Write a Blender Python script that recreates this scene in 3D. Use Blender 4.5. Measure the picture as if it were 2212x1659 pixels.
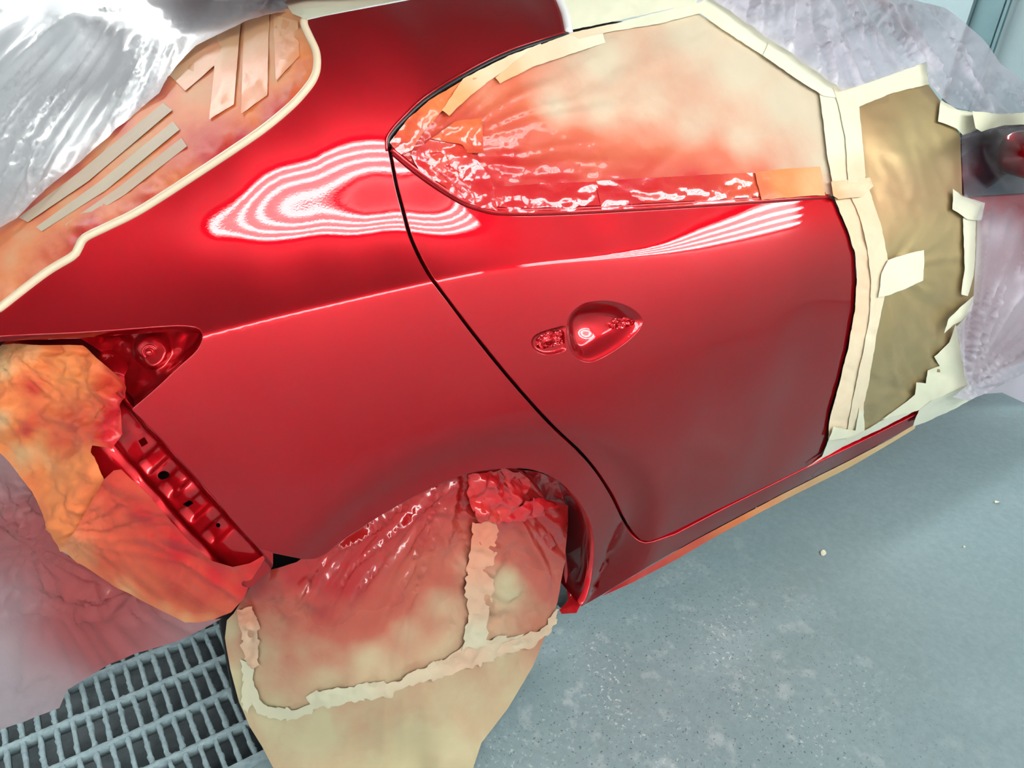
import bpy, bmesh, math, random
import numpy as np
from mathutils import Vector, Matrix
from mathutils.geometry import delaunay_2d_cdt
for _o in list(bpy.data.objects): bpy.data.objects.remove(_o)
random.seed(7); RNG=np.random.default_rng(11)
SC=bpy.context.scene; COL=SC.collection

# ------------------------------------------------------------------ camera, world, exposure
CAM=np.array([-0.588,-0.827,1.402]); FPX=1592.0
RC=np.array([[0.81977,-0.569434,0.061006],[-0.230852,-0.426056,-0.874748],[0.524103,0.703009,-0.480723]])
cd=bpy.data.cameras.new('camera'); cam=bpy.data.objects.new('camera',cd); COL.objects.link(cam)
cd.sensor_fit='HORIZONTAL'; cd.sensor_width=36.0; cd.lens=FPX/2212*36.0; cd.clip_start=.02; cd.clip_end=60
cam.matrix_world=Matrix(((RC[0,0],-RC[1,0],-RC[2,0],CAM[0]),(RC[0,1],-RC[1,1],-RC[2,1],CAM[1]),(RC[0,2],-RC[1,2],-RC[2,2],CAM[2]),(0,0,0,1)))
SC.camera=cam
SC.view_settings.view_transform='Standard'; SC.view_settings.look='None'
SC.view_settings.exposure=-0.30; SC.view_settings.gamma=1.0; SC.view_settings.use_curve_mapping=False
W=bpy.data.worlds.new('booth_air'); SC.world=W; W.use_nodes=True
W.node_tree.nodes['Background'].inputs[0].default_value=(.55,.6,.62,1); W.node_tree.nodes['Background'].inputs[1].default_value=.25
TUBE_POWER=29.0; FAR_POWER=44.0
# fixture rows (x from, x to) along the upper corner of the wall behind the photographer
NEAR_ROW=((-4.1,.80),(1.32,4.15)); FAR_ROW=((-1.6,.8),(1.4,3.8),(4.4,6.2))
ROOM=dict(x0=-4.2,x1=6.8,y0=-2.55,y1=4.3,h=3.05)
SC.cycles.use_denoising=True; SC.cycles.max_bounces=10; SC.cycles.transparent_max_bounces=12
try: SC.cycles.sample_clamp_indirect=6.0
except Exception: pass

# ------------------------------------------------------------------ numbers: rays, splines, noise
def ray(px):
    px=np.atleast_2d(np.asarray(px,float))
    d=np.c_[(px[:,0]-1106)/FPX,(px[:,1]-829.5)/FPX,np.ones(len(px))]@RC
    return d/np.linalg.norm(d,axis=1,keepdims=True)
class TPS:
    def __init__(s,X,v,lam=1e-3):
        X=np.asarray(X,float);v=np.asarray(v,float);n=len(X);k=X.shape[1]
        s.c=X.mean(0);s.sc=X.std(0).max()+1e-9;Z=(X-s.c)/s.sc
        K=s.U(Z,Z)+lam*np.eye(n);Pm=np.c_[np.ones(n),Z];A=np.block([[K,Pm],[Pm.T,np.zeros((k+1,k+1))]])
        s.w=np.linalg.solve(A,np.concatenate([v,np.zeros((k+1,)+v.shape[1:])]));s.Z=Z;s.n=n
    def U(s,A,B):
        r2=((A[:,None,:]-B[None])**2).sum(-1);return r2*np.log(r2+1e-12)*.5
    def __call__(s,X):
        X=np.asarray(X,float);Z=(X-s.c)/s.sc;out=[]
        for i in range(0,len(Z),4000):
            z=Z[i:i+4000];out.append(s.U(z,s.Z)@s.w[:s.n]+s.w[s.n]+z@s.w[s.n+1:])
        return np.concatenate(out)
def idw(ctrl,px,p=3.0):
    c=np.asarray(ctrl,float);px=np.asarray(px,float)
    d=np.sqrt(((px[:,None,:]-c[None,:,:2])**2).sum(-1))+11.0
    w=d**-p;return (w*c[None,:,2]).sum(1)/w.sum(1)
def gauss_fill(ctrl,px,sg=55.):
    c=np.asarray(ctrl,float);d2=((np.asarray(px,float)[:,None,:]-c[None,:,:2])**2).sum(-1)
    w=np.exp(-d2/(2*sg*sg))+1e-7/(1+d2/1e4);return (w*c[None,:,2]).sum(1)/w.sum(1)
def _h(i,j,k,seed):
    n=(i*73856093)^(j*19349663)^(k*83492791)^(seed*2654435761)
    n=n&0xffffffff
    n=((n^(n>>15))*2246822519)&0xffffffff; n=((n^(n>>13))*3266489917)&0xffffffff; n=n^(n>>16)
    return n/2147483647.5-1.0
def vn(P,seed=0):
    P=np.asarray(P,float)
    if P.shape[1]==2: P=np.c_[P,np.zeros(len(P))]
    I=np.floor(P).astype(np.int64);f=P-I;u=f*f*f*(f*(f*6-15)+10)
    r=0
    for a in (0,1):
        for b in (0,1):
            for c in (0,1):
                w=(u[:,0] if a else 1-u[:,0])*(u[:,1] if b else 1-u[:,1])*(u[:,2] if c else 1-u[:,2])
                r=r+w*_h(I[:,0]+a,I[:,1]+b,I[:,2]+c,seed)
    return r
def ridge(P,seed=0): return 1-np.abs(vn(P,seed))*2.2
_TIN={}
def tin(Q,seed,size=1.0):
    """height of a random net of flat facets: straight sharp creases, like crushed paper"""
    Q=Q/size;lo=np.floor(Q.min(0))-2;hi=np.ceil(Q.max(0))+2
    g=np.array([(i,j) for i in range(int(lo[0]),int(hi[0])+1) for j in range(int(lo[1]),int(hi[1])+1)])
    hh=lambda k:_h(g[:,0],g[:,1],np.full(len(g),k),seed)
    S=g+np.c_[hh(1),hh(2)]*.48;H=hh(3)
    V,_,F,*_r=delaunay_2d_cdt([Vector(s_) for s_ in S],[],[],0,1e-6)
    V=np.array([(v.x,v.y) for v in V]);orig=_r[0] if _r else None
    H=np.array([H[o[0]] for o in orig])
    out=np.zeros(len(Q));o=np.argsort(Q[:,0]);X=Q[o,0]
    for f in F:
        A,B,C=V[f[0]],V[f[1]],V[f[2]]
        i0=np.searchsorted(X,min(A[0],B[0],C[0]));i1=np.searchsorted(X,max(A[0],B[0],C[0]),'right')
        if i1<=i0: continue
        idx=o[i0:i1];q=Q[idx];d=(B[0]-A[0])*(C[1]-A[1])-(C[0]-A[0])*(B[1]-A[1])
        if abs(d)<1e-9: continue
        u=((q[:,0]-A[0])*(C[1]-A[1])-(C[0]-A[0])*(q[:,1]-A[1]))/d
        v=((B[0]-A[0])*(q[:,1]-A[1])-(q[:,0]-A[0])*(B[1]-A[1]))/d
        k=(u>=-1e-6)&(v>=-1e-6)&(u+v<=1+1e-6)
        out[idx[k]]=H[f[0]]*(1-u[k]-v[k])+H[f[1]]*u[k]+H[f[2]]*v[k]
    return out
def crumple(px,size=60.,seed=0,stretch=1.0,ang=0.0):
    """sharp paper-crease relief in about -1..1 for points px, cell size in px"""
    a=math.radians(ang);c,s_=math.cos(a),math.sin(a)
    Q=np.c_[px[:,0]*c+px[:,1]*s_,(-px[:,0]*s_+px[:,1]*c)*stretch]/size
    Q=Q+.12*np.c_[vn(Q*1.3,seed+3),vn(Q*1.3,seed+4)]
    return .62*tin(Q,seed,1.0)+.30*tin(Q+7.3,seed+1,.5)+.10*ridge(Q*4.3+9,seed+2)
def fan(px,cx,cy,k,seed=0,rs=260.):
    """folds running out from (cx,cy); k folds per radian"""
    d=px-np.array([cx,cy]);th=np.arctan2(d[:,1],d[:,0]);r=np.hypot(d[:,0],d[:,1])
    Q=np.c_[th*k+.35*vn(px/180.,seed+7),r/rs]
    return .6*ridge(Q,seed)+.4*ridge(Q*np.array([2.3,1.3])+3,seed+1)-.35

def streaks(px,cx,cy,k,seed=0,rs=170.):
    """narrow sharp pleats running out from (cx,cy), each of limited length"""
    d=px-np.array([cx,cy]);th=np.arctan2(d[:,1],d[:,0]);r=np.hypot(d[:,0],d[:,1])
    Q=np.c_[th*k+.5*vn(px/120.,seed+7),r/rs]
    a=np.clip(1-np.abs(vn(Q,seed))*4.5,0,1);m=ss(vn(Q*np.array([.4,1.1])+11,seed+2)*1.5+.5)
    return a*m
def ss(x): x=np.clip(x,0,1);return x*x*(3-2*x)

# ------------------------------------------------------------------ the side of the car body
GX=np.arange(-1.2,3.01,.02); GZ=np.arange(.10,1.5001,.002)
CREASE=[(0,845),(200,790),(437,720),(600,680),(760,645),(930,605),(1130,570),(1280,558),(1420,540),(1560,495),(1700,450),(1850,415),(2100,360)]
CW=[.0012,.0012,.0012,.0012,.0012,.0012,.0014,.002,.005,.022,.03,.03,.03]
EU=[(1200,60,55),(1100,20,60),(900,40,57),(700,60,57),(1150,100,44),(1000,140,40),(800,100,44),(750,200,36),(850,220,34),(650,300,32),(600,340,28.5),(700,308,27),(840,290,27),(490,390,30),(425,470,27.2),(482,463,25.0),(490,482,24.7),(420,515,30),(440,525,30.5),(500,535,31),(600,530,31),(525,476,23.9),
(840,315,23.5),(700,335,23.5),(600,370,24),(520,430,24.6),(455,495,25.7),(462,512,25.9),(560,512,26.6),(750,499,27),(870,489,27.4),(990,480,27.9),
(870,395,19.3),(760,402,19.6),(700,415,20.3),(640,440,20.8),(612,464,21.5),(650,480,22),(800,475,22.8),(985,465,23.4),
(800,440,17.5),(900,430,17.5),(950,420,17.5),
(1000,481,27.9),(995,466,24),(1062,468,31),(1100,468,33),(1110,515,34),(1180,475,34),(1130,540,36),(1300,480,33),(1300,530,38),(1500,455,36),(1650,435,34),(1800,420,33),(1400,500,38),
(500,600,47),(700,570,45),(850,550,44),(400,640,50),(250,680,50),(100,700,50),(600,650,52),(900,580,48),(760,620,51),(300,500,34),(200,580,38),(390,440,32),(550,300,34),(650,220,37),(680,150,44),
(930,300,27),(1010,330,30),(1060,250,33),(1200,250,35),(1400,200,35),(1500,380,36),(1700,300,34),(1600,150,33),(1500,40,44),(1700,120,40),(1780,220,36),(1100,420,33),(1900,300,33),(2000,220,38),(2100,200,42),(1250,430,35),(2050,350,30),(1300,0,58),(1500,-30,58),(1850,100,52),(2000,60,60)]
EL=[(440,760,16),(700,800,13),(900,700,15),(600,1000,11),(480,1000,10),(900,900,10),(1080,850,11),(700,690,18),(250,800,17),(100,900,12),(200,1100,8),(560,1150,8),
(1000,640,17),(1200,620,19),(1400,590,21),(1650,540,21),(1800,490,22),(1300,750,14),(1500,700,13),(1700,630,13),(1750,680,5),(1560,770,5),(1500,900,1),(1400,1050,-6),(1600,1000,-6),(1750,900,-3),(1200,880,8),(1350,880,5),(1500,1140,-12),(1350,1250,-13),(1700,1040,-12),(1900,800,-5),(2000,700,-2),(2000,500,20),(1950,900,-12),(2100,850,-10),(1300,1350,-14),(700,1350,4),(400,1350,4),(1000,1200,3),(2100,600,10)]
def plan(x):
    x=np.asarray(x,float)
    r=np.clip(.55-x,0,None); f=np.clip(x-1.1,0,None)
    return .035+.075*r**2+.05*r**3+.03*f**2
class Body:
    def __init__(s):
        s.Y=np.tile(plan(GX)[:,None],(1,len(GZ)))+np.clip(GZ-1.0,0,None)[None]*.5
    def at(s,x,z,A=None):
        A=s.Y if A is None else A
        i=np.clip((x-GX[0])/.02,0,len(GX)-1.001);j=np.clip((z-GZ[0])/.002,0,len(GZ)-1.001)
        a=i.astype(int);b=j.astype(int);u=i-a;v=j-b
        return A[a,b]*(1-u)*(1-v)+A[a+1,b]*u*(1-v)+A[a,b+1]*(1-u)*v+A[a+1,b+1]*u*v
    def hit(s,px,off=0.0):
        d=ray(px);t=np.full(len(d),.05);step=.02;
        P=CAM+d*t[:,None];done=np.zeros(len(d),bool);t0=t.copy()
        for k in range(260):
            P=CAM+d*t[:,None];g=P[:,1]-(s.at(P[:,0],P[:,2])-off)
            done|=g>0
            t0=np.where(done,t0,t);t=np.where(done,t,t+step)
            if done.all():break
        lo=t0;hi=t
        for k in range(22):
            m=(lo+hi)/2;P=CAM+d*m[:,None];g=P[:,1]-(s.at(P[:,0],P[:,2])-off)
            hi=np.where(g>0,m,hi);lo=np.where(g>0,lo,m)
        return CAM+d*hi[:,None]
    def normal(s,x,z):
        h=.0025
        yx=(s.at(x+.012,z)-s.at(x-.012,z))/.024;yz=(s.at(x,z+h)-s.at(x,z-h))/(2*h)
        n=np.stack([yx,-np.ones_like(yx),yz],-1);return n/np.linalg.norm(n,axis=-1,keepdims=True)
    def build(s,it=4):
        cp=np.array(CREASE,float);up=np.array(EU,float);lp=np.array(EL,float)
        GG=np.stack(np.meshgrid(GX,GZ,indexing='ij'),-1).reshape(-1,2)
        ker=np.exp(-.5*(np.arange(-8,9)/3.)**2);ker/=ker.sum()
        sm=lambda v:np.convolve(np.pad(v,8,mode='edge'),ker,'valid')
        for k in range(it):
            C=s.hit(cp);o=np.argsort(C[:,0]);cx=C[o,0];cz=C[o,2];cw=np.array(CW)[o]
            zc=sm(np.interp(GX,cx,cz));w=sm(np.interp(GX,cx,cw))
            U=s.hit(up[:,:2]);L=s.hit(lp[:,:2])
            fu=TPS(U[:,[0,2]],up[:,2],3e-3);fl=TPS(L[:,[0,2]],lp[:,2],3e-3)
            Eu=np.clip(fu(GG).reshape(len(GX),-1),0,72);El=np.clip(fl(GG).reshape(len(GX),-1),-25,40)
            sg=1/(1+np.exp(-(GZ[None]-zc[:,None])/w[:,None]))
            E=El*(1-sg)+Eu*sg
            r=np.hypot(GX[:,None],GZ[None]-.315)
            E=E-16*np.exp(-((r-.415)/.032)**2)*(GZ[None]>.2)
            T=np.tan(np.radians(np.clip(E,-60,80)))
            I=np.cumsum(T,1)*.002-T*.001
            I0=np.array([np.interp(zc[i],GZ,I[i]) for i in range(len(GX))])
            s.Y=plan(GX)[:,None]+I-I0[:,None]
BODY=Body(); BODY.build()
def on_body(off=0.0): return lambda px: BODY.hit(px,off)
def body_normals(P): return BODY.normal(P[:,0],P[:,2])
def depth_sheet(ctrl,lam=1e-3):
    """a smooth sheet through points given as (px, py, world depth y)"""
    c=np.array(ctrl,float);d=ray(c[:,:2]);t=(c[:,2]-CAM[1])/d[:,1]
    f=TPS(c[:,:2],1/t,lam)
    def m(px):
        px=np.asarray(px,float);P=CAM+ray(px)/np.clip(f(px),.12,4)[:,None];return P
    return m
HA,HB=1.388,.695      # plane of the hatch glass: z = HA + HB x
def on_hatch(off=0.0):
    def m(px):
        d=ray(px);t=(HA+off+HB*CAM[0]-CAM[2])/(d[:,2]-HB*d[:,0]);return CAM+d*t[:,None]
    return m

# ------------------------------------------------------------------ mesh helpers
def resample(poly,step,closed=True):
    p=np.asarray(poly,float);q=np.vstack([p,p[:1]]) if closed else p
    out=[]
    for a,b in zip(q[:-1],q[1:]):
        n=max(1,int(round(np.hypot(*(b-a))/step)))
        out+= [a+(b-a)*k/n for k in range(n)]
    if not closed: out.append(q[-1])
    return np.array(out)
def smooth_line(poly,step=8,closed=False):
    """Catmull-Rom through the points"""
    p=np.asarray(poly,float);n=len(p)
    if closed: q=np.vstack([p[-1:],p,p[:2]])
    else: q=np.vstack([2*p[0]-p[1],p,2*p[-1]-p[-2]])
    out=[]
    for i in range(1,len(q)-2):
        a,b,c,d=q[i-1:i+3];m=max(2,int(np.linalg.norm(c-b)/step))
        for k in range(m):
            t=k/m;out.append(.5*((2*b)+(-a+c)*t+(2*a-5*b+4*c-d)*t*t+(-a+3*b-3*c+d)*t**3))
    if not closed: out.append(q[-2])
    return np.array(out)
def inside(poly,pts):
    p=np.asarray(poly,float);x,y=pts[:,0],pts[:,1];r=np.zeros(len(pts),bool);j=len(p)-1
    for i in range(len(p)):
        xi,yi=p[i];xj,yj=p[j]
        c=((yi>y)!=(yj>y))&(x<(xj-xi)*(y-yi)/(yj-yi+1e-12)+xi);r^=c;j=i
    return r
def area2(p): x,y=p[:,0],p[:,1];return .5*np.sum(x*np.roll(y,-1)-np.roll(x,-1)*y)
def cdt(outline,step,holes=(),jit=.25,extra=None):
    """fine triangles filling the outline; returns 2-D points, triangles"""
    o=resample(outline,step);hs=[resample(h,step) for h in holes]
    lo=o.min(0);hi=o.max(0);g=[]
    ny=int((hi[1]-lo[1])/(step*.87))+2
    for j in range(ny):
        xs=np.arange(lo[0]+(j%2)*step*.5,hi[0],step);g.append(np.c_[xs,np.full(len(xs),lo[1]+j*step*.87)])
    g=np.vstack(g);g=g+RNG.uniform(-jit,jit,g.shape)*step
    if extra is not None:
        dm=np.full(len(g),1e9)
        for i in range(0,len(extra),300): dm=np.minimum(dm,((g[:,None]-extra[None,i:i+300])**2).sum(-1).min(1))
        g=np.vstack([g[dm>16],extra])
    keep=inside(o,g)
    for h in hs: keep&=~inside(h,g)
    g=g[keep]
    bd=np.vstack([o]+hs)
    if len(g):
        dm=np.full(len(g),1e9)
        for i in range(0,len(bd),300): dm=np.minimum(dm,((g[:,None]-bd[None,i:i+300])**2).sum(-1).min(1))
        g=g[dm>(.5*step)**2] if extra is None else g[dm>6]
    pts=np.vstack([bd,g]);edges=[];n=0
    for l in [o]+hs:
        m=len(l);edges+=[(n+k,n+(k+1)%m) for k in range(m)];n+=m
    V,_,F,*_r=delaunay_2d_cdt([Vector(p) for p in pts],edges,[],1,1e-5)
    V=np.array([(v.x,v.y) for v in V]);F=np.array([f for f in F if len(f)==3])
    c=V[F].mean(1);k=inside(o,c)
    for h in hs: k&=~inside(h,c)
    F=F[k]
    a=V[F];cr=(a[:,1,0]-a[:,0,0])*(a[:,2,1]-a[:,0,1])-(a[:,2,0]-a[:,0,0])*(a[:,1,1]-a[:,0,1])
    F=np.where((cr>0)[:,None],F[:,::-1],F)
    return V,F,[o]+hs
def link(name,V,F,mat,parent=None,normals=None,attr=None,smooth=True,uv=None):
    me=bpy.data.meshes.new(name);me.from_pydata([tuple(map(float,v)) for v in V],[],[tuple(map(int,f)) for f in F]);me.update()
    if smooth: me.polygons.foreach_set('use_smooth',[True]*len(me.polygons))
    if attr is not None:
        for k,a in attr.items():
            at=me.attributes.new(k,'FLOAT','POINT');at.data.foreach_set('value',np.asarray(a,np.float32))
    if normals is not None: me.normals_split_custom_set_from_vertices([tuple(map(float,n)) for n in normals])
    if mat: me.materials.append(mat)
    o=bpy.data.objects.new(name,me);COL.objects.link(o)
    if parent: o.parent=parent
    return o
def tag(o,label,cat,group=None,kind=None):
    if label:o['label']=label
    if cat:o['category']=cat
    if group:o['group']=group
    if kind:o['kind']=kind
    return o
def empty(name,loc,label=None,cat=None,group=None):
    o=bpy.data.objects.new(name,None);o.location=loc;o.empty_display_size=.05;COL.objects.link(o);tag(o,label,cat,group)
    bpy.context.view_layer.update();return o
def keep_parent(o,p):
    o.parent=p;o.matrix_parent_inverse=Matrix.Translation(-Vector(p.location));return o
def vnorm(V,F):
    V=np.asarray(V);F=np.asarray(F);n=np.cross(V[F[:,1]]-V[F[:,0]],V[F[:,2]]-V[F[:,0]]);N=np.zeros_like(V)
    for k in range(3): np.add.at(N,F[:,k],n)
    return N/(np.linalg.norm(N,axis=1,keepdims=True)+1e-12)
def panel(name,outline,mat,parent,step=9,holes=(),mapper=None,normals=body_normals,rim=.012,lip=.0016,rims=True,extra=None):
    """a sheet-metal panel lying in the body surface, its edges rolled inward"""
    mapper=mapper or on_body()
    V2,F,loops=cdt(outline,step,holes,.15,extra)
    P=mapper(V2);N=normals(P) if normals else vnorm(P,F)
    V=[P];NN=[N];FF=[F];n=len(P)
    if rims:
      for li,l in enumerate(loops):
        ccw=area2(l)>0
        t=np.roll(l,-1,0)-np.roll(l,1,0);t/=np.linalg.norm(t,axis=1,keepdims=True)+1e-9
        out=np.c_[t[:,1],-t[:,0]]*(1 if ccw else -1)*(1 if li==0 else -1)
        p0=mapper(l);n0=normals(p0) if normals else np.tile(ray([[1106,830]])*-1,(len(l),1))
        p1=mapper(l+out*1.5);s=p1-p0;s-=(s*n0).sum(1)[:,None]*n0;s/=np.linalg.norm(s,axis=1,keepdims=True)+1e-9
        R0=p0;R1=p0+s*lip*.7-n0*lip*.4;R2=p0+s*lip-n0*lip*1.3;R3=R2-n0*rim
        na=n0;nb=(n0+s);nb/=np.linalg.norm(nb,axis=1,keepdims=True);nc=s*.97+n0*.2;nc/=np.linalg.norm(nc,axis=1,keepdims=True)
        m=len(l);V+=[R0,R1,R2,R3];NN+=[na,nb,nc,s];q=[]
        for a in range(3):
            for k in range(m):
                k2=(k+1)%m;f=(n+a*m+k,n+a*m+k2,n+(a+1)*m+k2,n+(a+1)*m+k)
                q.append(f if (ccw==(li==0)) else f[::-1])
        FF.append(q);n+=4*m
    faces=[tuple(f) for g in FF for f in g]
    return link(name,np.vstack(V),faces,mat,parent,normals=np.vstack(NN))
def sheet(name,outline,mapper,mat,label=None,cat=None,group=None,step=8,relief=None,amp=.004,spray=None,edge=.5,parent=None,holes=(),toward=True,jag=0.0,extra=None,thick=0.0,fade=14.,mottle=0.,fill=idw):
    """paper, tape or film: the outline laid on a surface, pushed out by a relief (metres, towards the viewer side), with its paint deposit"""
    ol=resample(outline,step)
    if jag: ol=ol+np.c_[vn(ol/9.,91),vn(ol/9.,92)]*jag
    V2,F,loops=cdt(ol,step,holes)
    P=mapper(V2);N=vnorm(P,F)
    if ((CAM-P)*N).sum()<0: F=F[:,::-1];N=-N
    if relief is not None:
        h=relief(V2)*amp
        if fade:
            q=np.vstack(loops);dm=np.full(len(V2),1e9)
            for i in range(0,len(q),300): dm=np.minimum(dm,((V2[:,None]-q[None,i:i+300])**2).sum(-1).min(1))
            h=h*(.25+.75*np.clip(np.sqrt(dm)/fade,0,1))
        P=P+N*h[:,None]
        P[:,2]=np.maximum(P[:,2],.004)
    attr={'spray':np.clip(fill(spray,V2)+(mottle*crumple(V2,64,401) if mottle else 0),0,1) if spray is not None else np.zeros(len(V2))}
    attr['px_u']=V2[:,0]/100.;attr['px_v']=V2[:,1]/100.
    if extra:
        for k,f in extra.items(): attr[k]=f(V2)
    faces=[tuple(f) for f in F]
    if thick:
        n=len(P);N=vnorm(P,F);P=np.vstack([P,P-N*thick])
        faces+=[tuple(x+n for x in f[::-1]) for f in F]
        from collections import Counter
        ec=Counter();
        for f in F:
            for a,b in ((f[0],f[1]),(f[1],f[2]),(f[2],f[0])): ec[(a,b)]+=1
        for (a,b) in list(ec):
            if (b,a) not in ec: faces.append((b,a,a+n,b+n))
        attr={k:np.concatenate([v,v]) for k,v in attr.items()}
    attr.pop('px_u');attr.pop('px_v')
    o=link(name,P,faces,mat,parent,attr=attr)
    if label: tag(o,label,cat,group)
    return o
def tube(name,path,r,mat,parent=None,seg=8,closed=False):
    p=np.asarray(path,float);t=np.gradient(p,axis=0);t/=np.linalg.norm(t,axis=1,keepdims=True)+1e-12
    ref=np.array([0,-1.,.3]);a=np.cross(t,ref);a/=np.linalg.norm(a,axis=1,keepdims=True)+1e-12;b=np.cross(t,a)
    V=[];F=[];n=len(p)
    for i in range(n):
        for k in range(seg):
            w=2*math.pi*k/seg;V.append(p[i]+(a[i]*math.cos(w)+b[i]*math.sin(w))*r)
    for i in range(n-1):
        for k in range(seg): F.append((i*seg+k,i*seg+(k+1)%seg,(i+1)*seg+(k+1)%seg,(i+1)*seg+k))
    F.append(tuple(range(seg))[::-1]);F.append(tuple((n-1)*seg+k for k in range(seg)))
    return link(name,V,F,mat,parent)
class MB:
    def __init__(s): s.v=[];s.f=[]
    def box(s,a,b):
        x0,y0,z0=a;x1,y1,z1=b;n=len(s.v)
        s.v+=[(x0,y0,z0),(x1,y0,z0),(x1,y1,z0),(x0,y1,z0),(x0,y0,z1),(x1,y0,z1),(x1,y1,z1),(x0,y1,z1)]
        s.f+=[tuple(n+i for i in q) for q in ((0,3,2,1),(4,5,6,7),(0,1,5,4),(1,2,6,5),(2,3,7,6),(3,0,4,7))]
    def cyl(s,a,b,r,seg=12):
        a=np.array(a,float);b=np.array(b,float);t=(b-a)/np.linalg.norm(b-a);u=np.cross(t,[.3,.5,.8]);u/=np.linalg.norm(u);w=np.cross(t,u);n=len(s.v)
        for p in (a,b):
            for k in range(seg):
                g=2*math.pi*k/seg;s.v.append(tuple(p+(u*math.cos(g)+w*math.sin(g))*r))
        s.f+=[(n+k,n+(k+1)%seg,n+seg+(k+1)%seg,n+seg+k) for k in range(seg)];s.f+=[tuple(n+k for k in range(seg))[::-1],tuple(n+seg+k for k in range(seg))]
    def build(s,name,mat,parent=None,smooth=False): return link(name,s.v,s.f,mat,parent,smooth=smooth)
# ------------------------------------------------------------------ materials
class NT:
    def __init__(s,name):
        s.m=bpy.data.materials.new(name);s.m.use_nodes=True;s.t=s.m.node_tree;s.t.nodes.clear()
        s.out=s.n('ShaderNodeOutputMaterial')
    def n(s,typ,**kw):
        k=s.t.nodes.new(typ)
        for a,v in kw.items():
            if a.startswith('i_'): k.inputs[a[2:].replace('_',' ')].default_value=v
            else: setattr(k,a,v)
        return k
    def l(s,a,b): s.t.links.new(a,b)
    def bsdf(s,col=(.5,.5,.5),rough=.5,metal=0.,coat=0.,coatr=.03,spec=.5):
        b=s.n('ShaderNodeBsdfPrincipled');b.inputs['Base Color'].default_value=(*col,1);b.inputs['Roughness'].default_value=rough
        b.inputs['Metallic'].default_value=metal;b.inputs['Coat Weight'].default_value=coat;b.inputs['Coat Roughness'].default_value=coatr
        b.inputs['Specular IOR Level'].default_value=spec
        s.l(b.outputs[0],s.out.inputs[0]);return b
    def coord(s): return s.n('ShaderNodeTexCoord').outputs['Object']
    def noise(s,scale,detail=4,rough=.55,vec=None,dist=0):
        k=s.n('ShaderNodeTexNoise');k.inputs['Scale'].default_value=scale;k.inputs['Detail'].default_value=detail;k.inputs['Roughness'].default_value=rough;k.inputs['Distortion'].default_value=dist
        s.l(vec if vec else s.coord(),k.inputs['Vector']);return k.outputs[0]
    def ramp(s,fac,stops):
        r=s.n('ShaderNodeValToRGB');e=r.color_ramp.elements
        while len(e)<len(stops): e.new(.5)
        for q,(p,c) in zip(e,stops): q.position=p;q.color=(*c,1) if len(c)==3 else c
        s.l(fac,r.inputs[0]);return r.outputs[0]
    def math(s,op,a,b=None,clamp=False):
        k=s.n('ShaderNodeMath',operation=op,use_clamp=clamp)
        for i,v in enumerate((a,b)):
            if v is None: continue
            if isinstance(v,(int,float)): k.inputs[i].default_value=v
            else: s.l(v,k.inputs[i])
        return k.outputs[0]
    def mix(s,fac,a,b,blend='MIX'):
        k=s.n('ShaderNodeMix',data_type='RGBA',blend_type=blend)
        for i,v in ((0,fac),(6,a),(7,b)):
            if isinstance(v,(int,float)): k.inputs[i].default_value=v
            elif isinstance(v,tuple): k.inputs[i].default_value=(*v,1)
            else: s.l(v,k.inputs[i])
        return k.outputs[2]
    def bump(s,h,strength=.3,dist=.002,prev=None):
        k=s.n('ShaderNodeBump');k.inputs['Strength'].default_value=strength;k.inputs['Distance'].default_value=dist
        s.l(h,k.inputs['Height'])
        if prev: s.l(prev,k.inputs['Normal'])
        return k.outputs[0]
    def attr(s,name): return s.n('ShaderNodeAttribute',attribute_name=name).outputs['Fac']
def flat(name,col,rough=.5,metal=0.,coat=0.,spec=.5):
    t=NT(name);t.bsdf(col,rough,metal,coat,spec=spec);return t.m
def car_paint(name,col=(.40,.0020,.008),peel=True):
    t=NT(name);b=t.bsdf(col,.46,.85,1.0,.008,spec=.1);b.inputs['Specular Tint'].default_value=(.75,.03,.05,1)
    # deeper colour in the candy coat where it is seen along the surface
    lw=t.n('ShaderNodeLayerWeight');lw.inputs['Blend'].default_value=.35
    c=t.ramp(lw.outputs['Facing'],[(0,col),(.9,(col[0]*.55,col[1]*.5,col[2]*.6))]);t.l(c,b.inputs['Base Color'])
    if peel:
        h=t.noise(420,1,.5);nb=t.bump(h,.03,.0005);t.l(nb,b.inputs['Coat Normal'])
    return t.m
RED=car_paint('red_clearcoat')
RED_IN=car_paint('red_inner_paint',(.52,.006,.012))
BLACK=flat('black_gap',(.006,.004,.004),.6)
DARK_RED=flat('dark_red_inner',(.07,.004,.006),.35,coat=.5)
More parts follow.
